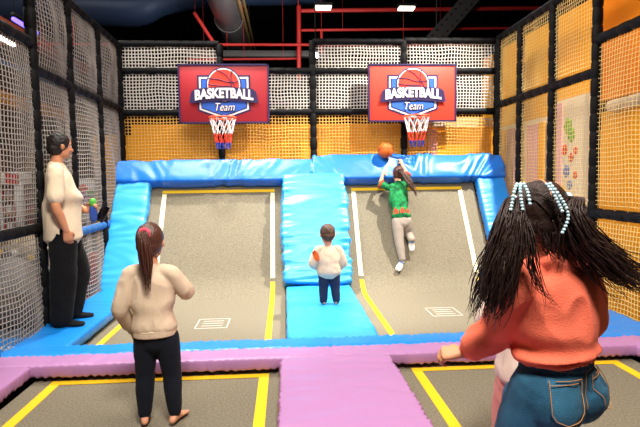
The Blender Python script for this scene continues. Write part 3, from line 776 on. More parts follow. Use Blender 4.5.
# --- girl climbing the right slope
cl = V((1.47, 6.47, .30))
def rs(x, s, h): return V((x, 6.3, 0))+T_*s+N_*h-cl
J = dict(P=rs(1.50, .86, .20), C=rs(1.485, 1.16, .25), N=rs(1.50, 1.40, .27), H=rs(1.515, 1.53, .29), Hf=(-N_*.65+T_*.55+X*.05), Hu=(T_*.85+N_*.5+X*.12),
         shL=rs(1.375, 1.33, .26), shR=rs(1.60, 1.37, .26), elL=rs(1.27, 1.41, .24), wrL=rs(1.315, 1.545, .25), elR=rs(1.64, 1.555, .26), wrR=rs(1.60, 1.72, .235),
         hdL=T_*.8+X*.5, hdR=T_+X*-.1, pnL=-N_, pnR=-N_, thL=X, thR=-X,
         hipL=rs(1.445, .84, .20), hipR=rs(1.555, .84, .20), knL=rs(1.445, .60, .14), knR=rs(1.60, .73, .075), anL=rs(1.47, .355, .085), anR=rs(1.60, .60, .18), ftL=vec(-.2, .75, -.22), ftR=vec(.1, .1, -1), fu=N_*.9+T_*.1)
J['ftL'] = -X*.45-T_*.7+N_*.1; J['ftR'] = -T_*.9+X*.05-N_*.35
root, body, D = make_person('person in green and red football shirt and grey trousers climbing the right slope', cl, J, 1.22, .2, M_skin, feet=False, curl=(.35, .3))
M_jer = fabric('green_jersey', '22924f', .3, c2='0f4a2c', vs=16)
top = make_top(root, J, 1.22, D, M_jer, -.85, .014, -.06, .006, name='shirt', seed=11, hemk=.9)
bv = cast(top, 0, 0); M_jred = fabric('red_jersey', 'd2442e', .1)
for a, b, v0, v1 in ((-.115, -.055, -.02, .07), (-.03, .03, -.02, .06), (.055, .115, -.02, .07)):
    part_label(patch('hem_print', bv, J['P']+T_*.08, X, T_, -N_, [(v0, a, b), ((v0+v1)/2, a*.98, b*.98), (v1, (a*.6+b*.4), (a*.4+b*.6))], M_jred, top, .002, 6), 'red print')
for q, sg in (('L', -1), ('R', 1)):
    bm = bmesh.new(); e = seg(J['sh'+q], J['el'+q], .85); d = (J['el'+q]-J['sh'+q]).normalized(); tube(bm, [e-d*.012, e+d*.014], [.062, .062], 18, 1, False); part_label(fin('sleeve_trim', bm, M_jred, top), 'red sleeve trim')
M_gry2 = fabric('grey_fleece', '9c9186', .06)
make_pants(root, J, 1.22, D, M_gry2, .92, .004, .005, radii=(.058, .055, .043, .041, .036, .032), name='trousers')
M_shoe = mat('white_shoe', 'ece9e6', .5, .4); M_sole = mat('pale_sole', 'd9d4d0', .6)
for q in 'LR':
    bm = bmesh.new(); footmesh(bm, J['an'+q], J['ft'+q], .19, .006, False, J['fu'] if q == 'L' else N_); sh = rm('shoe', bm, .006, M_shoe, root, 2)
    f = J['ft'+q].normalized(); u = J['fu'] if q == 'L' else N_; u = (u-f*u.dot(f)).normalized(); s = f.cross(u); b = J['an'+q]-u*.055
    bm = bmesh.new(); loft(bm, [(b-f*.05, s*.024, u*.009), (b+f*.02, s*.028, u*.009), (b+f*.09, s*.036, u*.009), (b+f*.135, s*.026, u*.009)], 16); fin('sole', bm, M_sole, sh)
    bm = bmesh.new(); tube(bm, [b+f*.03+u*.05-s*.03, b+f*.035+u*.066, b+f*.03+u*.05+s*.03], .007, 6, 3); part_label(fin('strap', bm, mat('shoe_blue', '4a7bb8', .5), sh), 'blue strap')
hair_cap(root, D, M_hairbrown, 1.07, .06, .03, .32, .16, .004, seed=12)
P0 = D['H']+D['U']*.03-D['F']*.10
strands('ponytail', M_hairbrown, root, [(P0-D['F']*-.03, .015), (P0-D['F']*.04+X*.01, .022), (P0+X*.05-T_*.08+N_*.03, .035), (P0+X*.10-T_*.19+N_*.03, .035), (P0+X*.14-T_*.29+N_*.02, .028), (P0+X*.17-T_*.38, .015)], 70, 1, .0065, 14, .01)
bm = bmesh.new(); tube(bm, [P0-D['F']*.02+(D['R']*math.cos(a)+D['U']*math.sin(a))*.022 for a in [2*PI*i/12 for i in range(13)]], .009, 8, 2, False); fin('hair_tie', bm, M_dark, root)

# --- child half hidden in front of the coral top
hd = (1.055, 2.25, 0)
J = dict(P=vec(.03, 0, .55), C=vec(.03, 0, .78), N=vec(.03, 0, .94), H=vec(.035, .01, 1.065), Hf=vec(.2, 1, 0), Hu=vec(0, .03, 1),
         shL=vec(-.085, 0, .89), shR=vec(.145, 0, .89), elL=vec(-.155, .02, .76), wrL=vec(-.05, .16, .72), elR=vec(.20, .02, .72), wrR=vec(.12, .18, .72),
         hdL=vec(.6, 1, .1), hdR=vec(-.5, 1, .1), pnL=vec(.8, -.4, 0), pnR=vec(-.8, -.4, 0), thL=Z, thR=Z,
         hipL=vec(-.03, 0, .52), hipR=vec(.09, 0, .52), knL=vec(-.05, .02, .30), knR=vec(.105, .02, .30), anL=vec(-.055, 0, .06), anR=vec(.12, 0, .06), ftL=vec(-.1, 1, 0), ftR=vec(.2, 1, 0))
root, body, D = make_person('person in cream top and pink trousers half hidden behind the girl in coral', hd, J, 1.18, .2, M_skin)
make_top(root, J, 1.18, D, fabric('cream_knit', 'e0c8b8', .06), .94, .012, .14, .006, name='sweater', seed=15, hemk=2.2)
make_pants(root, J, 1.18, D, fabric('pink_fleece', 'd58a80', .06), .96, .008, .005, radii=(.046, .05, .046, .044, .04, .034), name='trousers', seed=16, top=.02)
hair_cap(root, D, M_hairbrown, 1.07, .06, .05, .335, .14, .004, seed=17)

# --- girl in the coral top, foreground
fg = (.84, 1.5, 0)
def fp(x, y, z): return V((x-fg[0], y-fg[1], z))
J = dict(P=fp(.822, 1.5, .80), C=fp(.815, 1.5, 1.0), N=fp(.797, 1.5, 1.16), H=fp(.78, 1.535, 1.283), Hf=vec(.10, 1, -.14), Hu=vec(-.03, .08, 1),
         shL=fp(.685, 1.48, 1.085), shR=fp(.91, 1.52, 1.085), elL=fp(.665, 1.57, .925), wrL=fp(.585, 1.64, .835), elR=fp(.975, 1.60, .935), wrR=fp(.93, 1.78, .96),
         hdL=vec(-1, .25, -.1), hdR=vec(-.3, 1, .2), pnL=vec(.1, .5, -1), pnR=vec(-.8, 0, -.5), thL=vec(0, 1, .3), thR=vec(-.4, 0, 1),
         hipL=fp(.766, 1.472, .75), hipR=fp(.876, 1.528, .75), knL=fp(.695, 1.56, .47), knR=fp(.86, 1.80, .60), anL=fp(.655, 1.47, .20), anR=fp(.83, 1.78, .30), ftL=vec(-.3, 1, 0), ftR=vec(0, .8, -.4))
root, body, D = make_person('person in coral top and blue jeans with long beaded pigtails, in the right foreground', fg, J, 1.36, .213, M_skin2, voxel=.0045, curl=(.95, .3))
M_cor = fabric('coral_knit', 'f67558', .08)
top = make_top(root, J, 1.36, D, M_cor, .9, .014, -.20, .012, name='shirt', seed=21, hemk=.5, voxel=.006, collar=.05)
up = (J['N']-J['P']).normalized(); L = (J['N']-J['P']).length; s = D['S'][1]; bm = bmesh.new()
hc = J['P']+up*L*.205
ring(bm, hc-up*.004, seg(s[1], D['S'][2][1], .5)*1.1, seg(s[2], D['S'][2][2], .5)*1.14, .010); rm('hem_band', bm, .004, M_cor, root, 2, fold=.004, ff=(60, 60, 20))
M_jean = fabric('blue_denim', '2f6482', .35, .5, 420, c2='224c66', vs=9)
jn = make_pants(root, J, 1.36, D, M_jean, .97, .004, .006, top=.2, radii=(.066, .064, .046, .042, .038, .034), name='jeans', seed=22, voxel=.006, glute=.066)
bm = bmesh.new()
for k in range(36):
    a = 2*PI*k/36; c = seg(J['P'], J['N'], .19); q = seg(s[1], D['S'][2][1], .45); v = seg(s[2], D['S'][2][2], .45)
    e = V(q)*1.06*math.cos(a)+V(v)*1.12*math.sin(a); tube(bm, [c-up*.022+e, c+up*.026+e], .0085, 6)
rm('waistband', bm, .004, M_jean, jn, 1)
bv = cast(jn, 0, 0); M_stitch = mat('tan_stitching', 'b5814a', .7)
M_denl = fabric('light_denim', '38708e', .3, .5, 420, c2='2a5872', vs=14)
hu = (J['hipR']-J['hipL']).normalized(); hf = V((-hu.y, hu.x, 0)); hB = J['P']-hf*.0
hf0, hu0 = hf, hu
for cx in (-1, 1):
    hf = (hf0*math.cos(.74)-hu0*cx*math.sin(.74)); hu = V((hf.y, -hf.x, 0)); C = J['P']-Z*.022
    w = .052; pk = patch('pocket', bv, C, hu, Z, hf, [(.055, -w, w), (.03, -w, w), (0, -w*.99, w*.99), (-.035, -w*.95, w*.95), (-.055, -w*.7, w*.7), (-.07, -w*.12, w*.12)], M_denl, jn, .003, 10, .003)
    bm = bmesh.new(); q = [C+hu*a+Z*b for a, b in ((-w*.92, .05), (-w*.92, 0), (-w*.88, -.033), (-w*.65, -.051), (0, -.064), (w*.65, -.051), (w*.88, -.033), (w*.92, 0), (w*.92, .05), (-w*.92, .05))]
    stitch(bm, bv, q, hf, .0013, .0105, 5); stitch(bm, bv, [C-hu*w*.92+Z*.04, C+hu*w*.92+Z*.04], hf, .0013, .0105, 8); fin('stitching', bm, M_stitch, pk)
bm = bmesh.new(); c = hB+Z*.038; hf, hu = hf0, hu0
stitch(bm, bv, [c-hu*.125+Z*.02, c-hu*.06+Z*.012, c+Z*.004, c+hu*.06+Z*.012, c+hu*.125+Z*.02], hf, .0014, .003); stitch(bm, bv, [c+Z*.035, c-Z*.012, c-Z*.06, c-Z*.11], hf, .0014, .003)
fin('stitching', bm, M_stitch, jn)
M_hairdk = mat('near_black_hair', '2c1b15', .5, .35, bump=.4, bscale=70)
hair_cap(root, D, M_hairdk, 1.05, .05, .02, .335, .14, .003, voxel=.005, seed=23, fine=50)
H, U, F, R, hh = D['H'], D['U'], D['F'], D['R'], D['hh']
# smooth locks drawn from the parting to the two pigtails
rnd = random.Random(5)
tieL = H-R*.092+U*.05-F*.045; tieR = H+R*.062+U*.05-F*.06
bm = bmesh.new()
for k in range(260):
    sgn = -1 if k % 2 else 1; tie = tieL if sgn < 0 else tieR
    t = rnd.random(); a = -.5+2.75*t          # along the parting, from the brow over the crown to the nape
    e = lambda x, ang, g=1.06: H+U*hh*.115-F*hh*.045+(R*x+(F*math.cos(ang)+U*math.sin(ang))*math.sqrt(max(.02, 1-x*x)))
    def on(x, ang, g=1.075):
        v = vec(x, math.cos(ang)*math.sqrt(max(0, 1-x*x)), math.sin(ang)*math.sqrt(max(0, 1-x*x)))
        return H+U*hh*.115-F*hh*.05+R*v.x*hh*.35*g+F*v.y*hh*.405*g+U*v.z*hh*.40*g
    ang = .5+2.9*t
    P = [on(sgn*.03, ang), on(sgn*.35, ang*.75+.45), on(sgn*.62, ang*.5+.95), tie+(F*rnd.uniform(-.012, .012)+U*rnd.uniform(-.012, .012))]
    tube(bm, P, [.002, .0034, .0034, .003], 4, 4)
fin('drawn_hair', bm, M_hairdk, root, True, None)
bm = bmesh.new(); tube(bm, [on(0.0, a, 1.085) for a in [.9+1.75*i/10 for i in range(11)]], [.001]+[.0034]*9+[.001], 6, 2); part_label(fin('parting', bm, M_skin2, root), 'skin showing in the parting')
lt = [(tieL+R*.02, .012), (tieL-R*.004-F*.02, .024), (fp(.645, 1.43, 1.30), .032), (fp(.627, 1.42, 1.23), .043), (fp(.608, 1.42, 1.16), .05), (fp(.592, 1.43, 1.09), .05), (fp(.570, 1.44, 1.015), .045)]
strands('pigtail', M_hairdk, root, lt, 560, 1, .0032, 31, .010, 4, .3)
rt_ = [(tieR-R*.02, .012), (tieR+R*.010-F*.016-U*.006, .024), (fp(.815, 1.43, 1.30), .03), (fp(.848, 1.42, 1.235), .04), (fp(.905, 1.42, 1.18), .052), (fp(.965, 1.42, 1.128), .06), (fp(1.035, 1.43, 1.085), .07)]
strands('pigtail', M_hairdk, root, rt_, 560, 1, .0030, 32, .013, 4, .3)
strands('loose_lock', M_hairdk, root, [(tieL-F*.03, .01), (fp(.68, 1.40, 1.25), .012), (fp(.685, 1.39, 1.17), .014), (fp(.705, 1.385, 1.10), .016), (fp(.745, 1.385, 1.05), .016)], 22, 1, .0022, 33, .01, 4)
strands('loose_lock', M_hairdk, root, [(H-F*.09-U*.03, .05), (H-F*.09-U*.075, .035), (J['N']-F*.05+Z*.02, .03), (J['N']-F*.06-Z*.02, .03)], 60, 1, .0022, 34, .01, 4)
M_bead = mat('pale_blue_bead', 'a9d8e8', .3, .6, c2='dff3f6', var=.5, vscale=140)
def beads(P):
    bm = bmesh.new(); P = [V(p) for p in P]; Q, _ = catmull(P, [0]*len(P), 12); acc = 0; last = Q[0]
    pts = [Q[0]]
    for q in Q:
        if (q-pts[-1]).length > .0085: pts.append(q)
    for p in pts: ball(bm, p, (.0052, .0052, .0048), None, 10)
    fin('beaded_braid', bm, M_bead, root)
for P in ([(.655, 1.425, 1.392), (.640, 1.41, 1.37), (.627, 1.40, 1.322)], [(.665, 1.425, 1.392), (.658, 1.41, 1.37), (.661, 1.40, 1.322)], [(.675, 1.425, 1.392), (.680, 1.41, 1.368), (.683, 1.40, 1.33)],
          [(.742, 1.425, 1.39), (.757, 1.41, 1.36), (.775, 1.40, 1.315)], [(.752, 1.425, 1.392), (.770, 1.41, 1.36), (.792, 1.40, 1.312), (.786, 1.395, 1.28), (.774, 1.395, 1.255)]):
    beads([fp(*p) for p in P])
for tie in (tieL, tieR):
    bm = bmesh.new(); tube(bm, [tie+(F*math.cos(a)+U*math.sin(a))*.02 for a in [2*PI*i/12 for i in range(13)]], .006, 8, 2, False); fin('hair_tie', bm, M_bead, root)
# ------------------------------------------------------------------ beyond the nets
def panel(name, pts, th, m, label, cat='panel'):
    """flat board from 4+ corner points"""
    P = [V(p) for p in pts]; n = (P[1]-P[0]).cross(P[-1]-P[0]).normalized()
    bm = bmesh.new(); a = [bm.verts.new(p) for p in P]; b = [bm.verts.new(p+n*th) for p in P]
    bm.faces.new(a); bm.faces.new(b[::-1]); k = len(P)
    for i in range(k): bm.faces.new((a[i], b[i], b[(i+1) % k], a[(i+1) % k]))
    o = fin(name, bm, m, None, False)
    return tag(o, label, cat) if label else o
panel('orange_board', [(-2.75, 7.75, -.6), (1.8, 7.75, -.6), (1.8, 7.75, 2.2), (-2.2, 7.75, 2.21), (-2.2, 7.75, 2.06), (-2.75, 7.75, 2.06)], .04, M_orange, 'wide orange board behind the back net below both backboards')
t = thing('striped_board', 'orange board with cream top and pink stripe at the right end of the back net', 'panel', (2.5, 7.77, -.6))
bm = bmesh.new(); box(bm, (.05, 0, 1.37), (1.5, .04, 2.74)); fin('board', bm, M_orange, t, False)
bm = bmesh.new(); box(bm, (.05, -.025, 2.81), (1.5, .06, .14)); fin('top_rail', bm, M_cream, t)
bm = bmesh.new(); box(bm, (-.27, -.025, 1.36), (.14, .03, 2.7)); fin('stripe', bm, M_pink, t, False)
# right side orange boards
panel('orange_board', [(3.75, 5.95, -.6), (3.75, 9.5, -.6), (3.75, 9.5, 3.55), (3.75, 5.95, 3.5)], -.06, M_orange, 'tall orange board behind the middle of the right net')
panel('orange_board', [(3.72, 2.0, 2.25), (3.72, 5.85, 2.25), (3.72, 5.85, 4.6), (3.72, 2.0, 4.6)], -.06, M_orange2, 'deep orange board above the nearest right net panel')
panel('orange_board', [(3.74, 2.0, -.6), (3.74, 5.85, -.6), (3.74, 5.85, 2.12), (3.74, 2.0, 2.12)], -.06, M_orange, 'yellow orange board behind the nearest right net panel')
bm = bmesh.new(); tube(bm, [(3.66, 2.0+.4*i, 2.18+.02*math.sin(i*2)) for i in range(10)], [.06+.012*math.sin(i*5) for i in range(10)], 10, 3)
tag(fin('netting_roll', bm, M_cream), 'cream rolled netting along the top of the yellow orange board', 'roll')
# printed panels
t = thing('printed_panel', 'cream and pink printed panel with red and blue flowers behind the right net', 'panel', (3.58, 6.35, -.6))
bm = bmesh.new(); box(bm, (0, 0, 1.48), (.04, .92, 2.96)); fin('board', bm, M_cream, t, False)
bm = bmesh.new(); box(bm, (-.025, .28, 1.47), (.02, .34, 2.9)); fin('stripe', bm, M_pink, t, False)
cols = ['d2382e', '3f77b8', '7fb04a', 'e3a52a', 'c95a86']
for i, (y, z, c, r) in enumerate([(-.02, 2.62, 2, .1), (-.1, 2.5, 2, .09), (.05, 2.32, 0, .07), (-.1, 2.22, 0, .06), (-.2, 2.3, 0, .05), (.0, 2.05, 1, .08), (-.08, 1.88, 1, .06), (.1, 1.8, 3, .08), (-.02, 1.68, 3, .07), (-.16, 1.62, 0, .06), (-.24, 1.7, 0, .05), (.12, 1.6, 4, .05), (-.2, 2.0, 0, .05), (-.1, 1.35, 1, .07), (.05, 1.2, 0, .06)]):
    bm = bmesh.new()
    for k in range(5):
        a = 2*PI*k/5+i; ball(bm, (-.022, y+r*.55*math.cos(a), z+r*.55*math.sin(a)), (.006, r*.5, r*.5), None, 8)
    fin('flower', bm, mat('print_'+str(c), cols[c], .6), t)
t = thing('printed_panel', 'pink, cream and yellow striped panel behind the far end of the right net', 'panel', (3.58, 7.75, -.6))
bm = bmesh.new(); box(bm, (0, 0, 1.4), (.04, 1.7, 2.8)); fin('board', bm, M_cream, t, False)
for y, w, m in ((.62, .42, M_orange), (.22, .28, M_pink), (-.5, .34, M_pink), (-.76, .16, M_orange)):
    bm = bmesh.new(); box(bm, (-.025, y, 1.38), (.02, w, 2.7)); fin('stripe', bm, m, t, False)

# left side: things in the hall
M_wht = mat('white_lacquer', 'e9e7e4', .4, .4)
M_redp = mat('red_plastic', 'd03a34', .45, .4)
M_glass = mat('tinted_shelf', 'b79a7a', .3, .5)
t = thing('vending_machine', 'white and red vending cabinet behind the nearest left net panel', 'machine', (-4.75, 9.0, -.6), -.15)
bm = bmesh.new(); bbox(bm, (0, .35, .55), (.62, .6, 1.1), .02); fin('base', bm, M_wht, t)
bm = bmesh.new(); box(bm, (0, .62, 1.5), (.6, .04, 1.0)); fin('back_panel', bm, M_redp, t, False)
for x in (-.28, .28):
    bm = bmesh.new(); bbox(bm, (x, .06, 1.5), (.12, .08, 1.0), .01); fin('post', bm, M_wht, t)
for z in (1.15, 1.45, 1.72):
    bm = bmesh.new(); box(bm, (0, .35, z), (.5, .5, .03)); fin('shelf', bm, M_glass, t, False)
    for k in range(3):
        bm = bmesh.new(); bbox(bm, (-.15+.15*k, .2, z+.09), (.11, .1, .15), .02); fin('prize_box', bm, M_redp if k != 1 else M_wht, t)
bm = bmesh.new(); bbox(bm, (0, .33, 2.06), (.66, .62, .22), .02); fin('header', bm, M_wht, t)
bm = bmesh.new(); box(bm, (.2, .01, 2.06), (.22, .02, .18)); fin('header_sign', bm, M_redp, t, False)
t = thing('prize_sign', 'yellow sign with blue flowers left of the white vending cabinet', 'sign', (-4.75, 8.35, -.6), -.1)
bm = bmesh.new(); bbox(bm, (0, 0, 2.05), (.75, .06, .24), .02); fin('board', bm, mat('sign_yellow', 'e8c45a', .5), t)
for x, z in ((-.2, 2.06), (0, 2.0), (.17, 2.1), (.3, 2.0)):
    bm = bmesh.new()
    for k in range(5): ball(bm, (x+.045*math.cos(k*1.257), -.035, z+.045*math.sin(k*1.257)), (.035, .012, .035), None, 8)
    fin('flower', bm, mat('sign_blue', '2f6fb5', .5), t)
for x in (-.33, .33):
    bm = bmesh.new(); tube(bm, [(x, .02, 0), (x, .02, 1.95)], .025, 8); fin('pole', bm, M_wht, t)
t = thing('pod_seat', 'grey domed pod seat with a beige throw behind the lower left net', 'seat', (-3.75, 7.35, -.6))
M_gry = mat('grey_shell', '6d6660', .6); M_bei = mat('beige_throw', 'c9b79a', .85)
bm = bmesh.new()
P = [(.62*math.cos(a), 0, .25+.85*math.sin(a)) for a in [PI*i/12 for i in range(13)]]
tube(bm, P, .13, 10, 2, True); bbox(bm, (0, .15, .2), (1.3, .7, .36), .08, 3); rm('shell', bm, .03, M_gry, t, 4)
bm = bmesh.new(); tube(bm, [(.68*math.cos(a), -.02, .3+.85*math.sin(a)) for a in [PI*(1+i)/12 for i in range(9)]], [.1, .15, .17, .17, .17, .17, .16, .14, .1], 10, 2, True, (V((0, 1, 0)), 1.2)); rm('throw', bm, .03, M_bei, t, 4, fold=.02, ff=(7, 7, 5))
for i in range(6):
    bm = bmesh.new(); a = .5+.3*i; ball(bm, (.7*math.cos(a), -.22, .22+.85*math.sin(a)), .05, None, 10); fin('pompom', bm, mat('pompom'+str(i % 2), ['d9b04a', 'e9e2d2'][i % 2], .9), t)
t = thing('flower_board', 'round white board with colourful flowers behind the net right of the man', 'sign', (-3.95, 10.6, -.6))
bm = bmesh.new(); tube(bm, [(0, .03, 1.62), (0, -.03, 1.62)], [.42, .42], 36, 1, False); tube(bm, [(0, .02, 0), (0, .02, 1.3)], .05, 8); fin('board', bm, M_wht, t)
for i in range(11):
    a = i*2.4; r = .08+.026*i; bm = bmesh.new()
    for k in range(5): ball(bm, (r*math.cos(a)+.05*math.cos(k*1.257), -.04, 1.62+r*math.sin(a)+.05*math.sin(k*1.257)), (.042, .012, .042), None, 8)
    fin('flower', bm, mat('petal%d' % (i % 4), ['c65a94', '8a5fb0', 'd8502f', '58a05a'][i % 4], .6), t)
for x, y, w, hh, c, lab in [(-3.5, 10.2, .5, .62, 'd24a4a', 'red padded block on the hall floor behind the man'), (-3.2, 9.4, .3, .5, '55b04a', 'green padded block beside the blue left slope pad'), (-3.45, 8.5, .4, .62, 'd48fa6', 'pink padded block behind the man\'s legs')]:
    bm = bmesh.new(); bbox(bm, (0, 0, hh/2), (w, w, hh), .05, 3); o = fin('padded_block', bm, mat('block'+c, c, .5, .4), None); o.location = (x, y, -.6); tag(o, lab, 'block')
t = thing('floor_mat', 'blue mat with white print on the hall floor at far left', 'mat', (-3.45, 6.35, -.6), .1)
bm = bmesh.new(); bbox(bm, (0, 0, .015), (1.1, .7, .03), .01); fin('mat', bm, M_blue, t)
bm = bmesh.new()
for i in range(5): box(bm, (-.3+.15*i, -.1, .032), (.1, .16, .004))
part_label(fin('print', bm, M_wht, t, False), 'white print')
for i, (x, y) in enumerate(((-4.15, 8.45), (-4.0, 8.5))):
    bm = bmesh.new(); loft(bm, [((0, -.12, .03), (.04, 0, 0), (0, 0, .03)), ((0, 0, .035), (.045, 0, 0), (0, 0, .03)), ((0, .12, .05), (.05, 0, 0), (0, 0, .045))], 14)
    o = fin('slipper', bm, M_wht); o.location = (x+1.05, y-1.35, -.6); o.rotation_euler = (0, 0, .9); tag(o, ['white slipper on the hall floor, nearer the blue mat', 'white slipper on the hall floor, nearer the net'][i], 'slipper', 'white slippers behind the left net')
for y0, y1, x, z, w, c, lab in [(5.5, 16, -5.6, 4.5, .3, 'b4553c', 'red brown roof beam beyond the left net'), (5.5, 16, -5.9, 3.9, .16, '4b78a8', 'blue roof beam below the red brown one'), (9, 18, -6.2, 3.2, .4, 'd8882a', 'orange roof beam lowest beyond the left net')]:
    bm = bmesh.new(); bbox(bm, (x, (y0+y1)/2, z), (w, y1-y0, w*.8), .02); tag(fin('roof_beam', bm, mat('beam'+c, c, .6), None), lab, 'beam')
M_tube = mat('lamp_tube', 'fff4e6', .5, emit=9); M_violet = mat('violet_tube', '6a55ff', .5, emit=4)
for p0, p1, m, lab in [((-4.55, 8.3, 3.75), (-4.35, 8.85, 3.62), M_tube, 'white lamp tube at upper left beyond the net'), ((-4.2, 8.6, 3.95), (-4.05, 9.0, 3.85), M_violet, 'violet lamp tube at upper left beyond the net')]:
    t = thing('lamp_tube', lab, 'lamp', p0); o0 = t.location.copy()
    bm = bmesh.new(); tube(bm, [V((0, 0, 0)), V(p1)-o0], .035, 10); fin('tube', bm, m, t)
    bm = bmesh.new(); tube(bm, [V((0, 0, .06)), V(p1)-o0+V((0, 0, .06))], .045, 8); tube(bm, [V((0, 0, .05)), V((0, 0, 2.52))], .01, 6); fin('housing', bm, M_dark, t)
# ------------------------------------------------------------------ roof services
t = thing('spiral_duct', 'silver spiral duct running away above the left backboard', 'duct', (-1.2, 13, 5))
bm = bmesh.new(); P = []; R = []
for i in range(90):
    P.append((0, -6+i*.1, 0)); R.append(.275+(.012 if i % 2 else 0))
tube(bm, P, R, 28, 1, False); fin('duct', bm, M_steel, t, True, None)
bm = bmesh.new(); tube(bm, [(.33, -6, -.02), (.33, 3.2, -.02)], .035, 10); tube(bm, [(.4, -6, .1), (.4, 3.2, .1)], .03, 10); fin('side_pipe', bm, mat('brass_pipe', 'a98a5a', .4, .5, metal=.7), t)
for y in (-4, -1, 1.5):
    bm = bmesh.new(); tube(bm, [(.31*math.cos(a), y, .31*math.sin(a)) for a in [2*PI*i/24 for i in range(25)]], .018, 6, 1, False)
    for x in (-.3, .3): tube(bm, [(x, y, 0), (x, y, 1.25)], .01, 6)
    fin('hanger', bm, M_truss, t)
def pipe(P, r, m, lab, name='sprinkler_pipe', cat='pipe', n=10, sub=1):
    bm = bmesh.new(); tube(bm, P, r, n, sub)
    A, B = V(P[0]), V(P[-1])
    for k in ((.15, .5, .85) if (B-A).length > 1.5 else (0.02,)):
        if cat == 'pipe': q = A+(B-A)*k; tube(bm, [q, V((q.x, q.y, 6.27))], .004, 5)
    return tag(fin(name, bm, m), lab, cat)
pipe([(-7.9, 12.6, 5.39), (-4.7, 12.6, 5.42), (-3.4, 12.6, 5.39), (-2.8, 12.6, 5.58), (-1.6, 12.6, 5.74), (.7, 12.6, 5.8), (1.35, 12.6, 5.92), (5.6, 12.6, 6.0)], [.4, .4, .4, .34, .28, .28, .26, .22], M_navy, 'dark blue duct crossing the roof at the back', 'air_duct', 'duct', 20, 4)
pipe([(-7, 12, 4.41), (4.5, 12, 4.43)], .03, M_redpipe, 'lowest red sprinkler pipe just above the back net')
pipe([(.4, 12.2, 5.24), (7, 12.2, 5.36)], .045, M_redpipe, 'upper red sprinkler pipe at right beside the truss')
pipe([(.4, 12.2, 4.8), (7, 12.2, 4.9)], .03, M_redpipe, 'middle red sprinkler pipe at right')
pipe([(.38, 12.1, 5.3), (.36, 12.1, 3.7)], .05, M_redpipe, 'upright red pipe between the two backboards')
pipe([(-1.95, 12, 5.1), (-1.5, 12, 4.38)], .04, M_redpipe, 'slanted red pipe left of the silver duct')
pipe([(-2.2, 12.3, 4.15), (.4, 12.3, 4.18)], .025, M_redpipe, 'thin red pipe behind the left backboard top')
pipe([(.9, 12.2, 4.8), (.9, 12.2, 4.3)], .03, M_redpipe, 'short upright red pipe dropping from the middle pipe')
pipe([(-4.6, 12, 4.42), (-4.6, 12, 4.95)], .02, M_redpipe, 'short upright red pipe above the left part of the back net')
bm = bmesh.new(); bbox(bm, (-.6, 12.4, 4.3), (3.2, .2, .14), .01); tag(fin('roof_beam', bm, M_truss), 'grey roof beam behind the end of the silver duct', 'beam')
t = thing('cable_tray', 'grey perforated cable tray slanting up at right above the back net', 'tray', (3.45, 12, 4.5))
bm = bmesh.new(); box(bm, (.5, 0, .55), (1.5, .05, .36), Matrix.Rotation(-.83, 3, 'Y')); [tube(bm, [(x, 0, z), (x, 0, 1.77)], .012, 6) for x, z in ((.1, .1), (.9, .95))]; fin('tray', bm, M_truss, t, False)
bm = bmesh.new()
for i in range(9):
    for j in (-.1, .1): box(bm, (.5+(i-4)*.11+j*.7, -.03, .55+(i-4)*.12-j*.7), (.04, .02, .03), Matrix.Rotation(-.83, 3, 'Y'))
fin('slots', bm, M_dark, t, False)
M_lampw = mat('lamp_white', 'fff6e2', .5, emit=22)
def lamp(x, y, z, r, lab, k=1):
    t = thing('spot_lamp', lab, 'lamp', (x, y, z))
    bm = bmesh.new(); ball(bm, (0, 0, 0), (r, r*.6, r*.9), None, 16); fin('bulb', bm, M_lampw, t)
    bm = bmesh.new(); tube(bm, [(0, .05, .02), (0, .05, .2)], [r*1.2, r*.6], 12); tube(bm, [(0, .06, .2), (0, .06, 6.2-z)], .008, 6); fin('housing', bm, M_dark, t)
lamp(.5, 8.0, 3.26, .05, 'small bright spot lamp above the net between the backboards')
for x, lab in ((.9, 'flat white lamp at the roof left of the cable tray, nearer the duct'), (2.75, 'flat white lamp at the roof nearest the cable tray')):
    t = thing('ceiling_lamp', lab, 'lamp', (x, 11.6, 5.12)); bm = bmesh.new(); box(bm, (0, 0, 0), (.34, .2, .04)); fin('diffuser', bm, mat('lamp_soft', 'fff6e2', .5, emit=5), t, False)
    bm = bmesh.new(); box(bm, (0, 0, .05), (.4, .26, .06)); tube(bm, [(0, 0, .07), (0, 0, 1.1)], .01, 6); fin('housing', bm, M_dark, t, False)
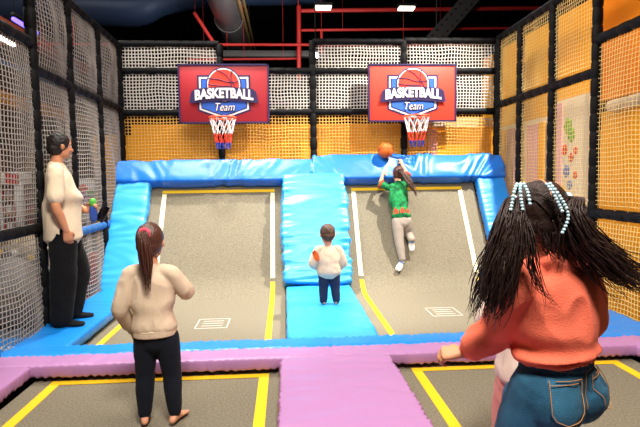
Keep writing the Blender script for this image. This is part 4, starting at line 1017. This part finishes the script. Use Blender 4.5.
# ------------------------------------------------------------------ camera and light
cd = bpy.data.cameras.new('camera'); cam = bpy.data.objects.new('camera', cd); COL.objects.link(cam)
cd.sensor_width = 36; cd.lens = 516.84/640*36; cd.clip_start = .05
PITCH, YAW, ROLL = .0708, .0664, -.01302
fw = V((math.sin(YAW)*math.cos(PITCH), math.cos(YAW)*math.cos(PITCH), -math.sin(PITCH)))
r0 = V((math.cos(YAW), -math.sin(YAW), 0)); u0 = r0.cross(fw)
rt = r0*math.cos(ROLL)+u0*math.sin(ROLL); up = -r0*math.sin(ROLL)+u0*math.cos(ROLL)
M = Matrix((rt, up, -fw)).transposed().to_4x4(); M.translation = V((0, 0, 1.42))
cam.matrix_world = M; sc.camera = cam
w = bpy.data.worlds.new('world'); sc.world = w; w.use_nodes = True
w.node_tree.nodes['Background'].inputs[0].default_value = (.9, .92, 1, 1); w.node_tree.nodes['Background'].inputs[1].default_value = .0
def spot(p, at, e, ang, size, c=(1, .96, .9)):
    l = bpy.data.lights.new('spot', 'SPOT'); l.energy = e; l.spot_size = math.radians(ang); l.spot_blend = .6; l.shadow_soft_size = size; l.color = c
    o = bpy.data.objects.new('spot', l); COL.objects.link(o); o.location = p
    o.rotation_euler = (V(at)-V(p)).to_track_quat('-Z', 'Y').to_euler(); return o
def area(p, at, e, sx, sy, c=(1, .97, .93)):
    l = bpy.data.lights.new('area', 'AREA'); l.shape = 'RECTANGLE'; l.size = sx; l.size_y = sy; l.energy = e; l.color = c
    o = bpy.data.objects.new('area', l); COL.objects.link(o); o.location = p
    o.rotation_euler = (V(at)-V(p)).to_track_quat('-Z', 'Y').to_euler(); return o
WARM = (1, .93, .84)
spot((3.35, 5.2, 5.7), (1.4, 6.8, .9), 3000, 60, .05, WARM)
spot((-.8, 6.75, 5.95), (-.8, 6.1, 0), 1900, 52, .2, WARM)
spot((.4, -.2, 5.2), (.1, 3.4, 0), 1700, 80, .6, WARM)  # added fill from above the camera, no fixture goes with it
area((.2, 2.6, 5.9), (.2, 2.6, 0), 210, 3, 1.0, WARM)
area((-1.6, 5.6, 5.9), (3.7, 6.4, 2.0), 380, 1.5, 2.5, WARM)  # added to light the orange boards at right
area((-5.0, 7.5, 5.9), (-5.0, 8.5, 0), 260, 3, 4)
area((.5, 9.6, 3.6), (-1.0, 12.5, 5.2), 110, 2.5, .8)  # added light for the ducts under the roof
spot((.5, 8.6, 3.8), (-1.2, 11.0, 5.0), 550, 40, .3)  # added to brighten the silver duct alone
vs = sc.view_settings; sc.display_settings.display_device = 'sRGB'
vs.view_transform = 'Standard'; vs.look = 'None'; vs.gamma = 1; vs.exposure = 0; vs.use_curve_mapping = False
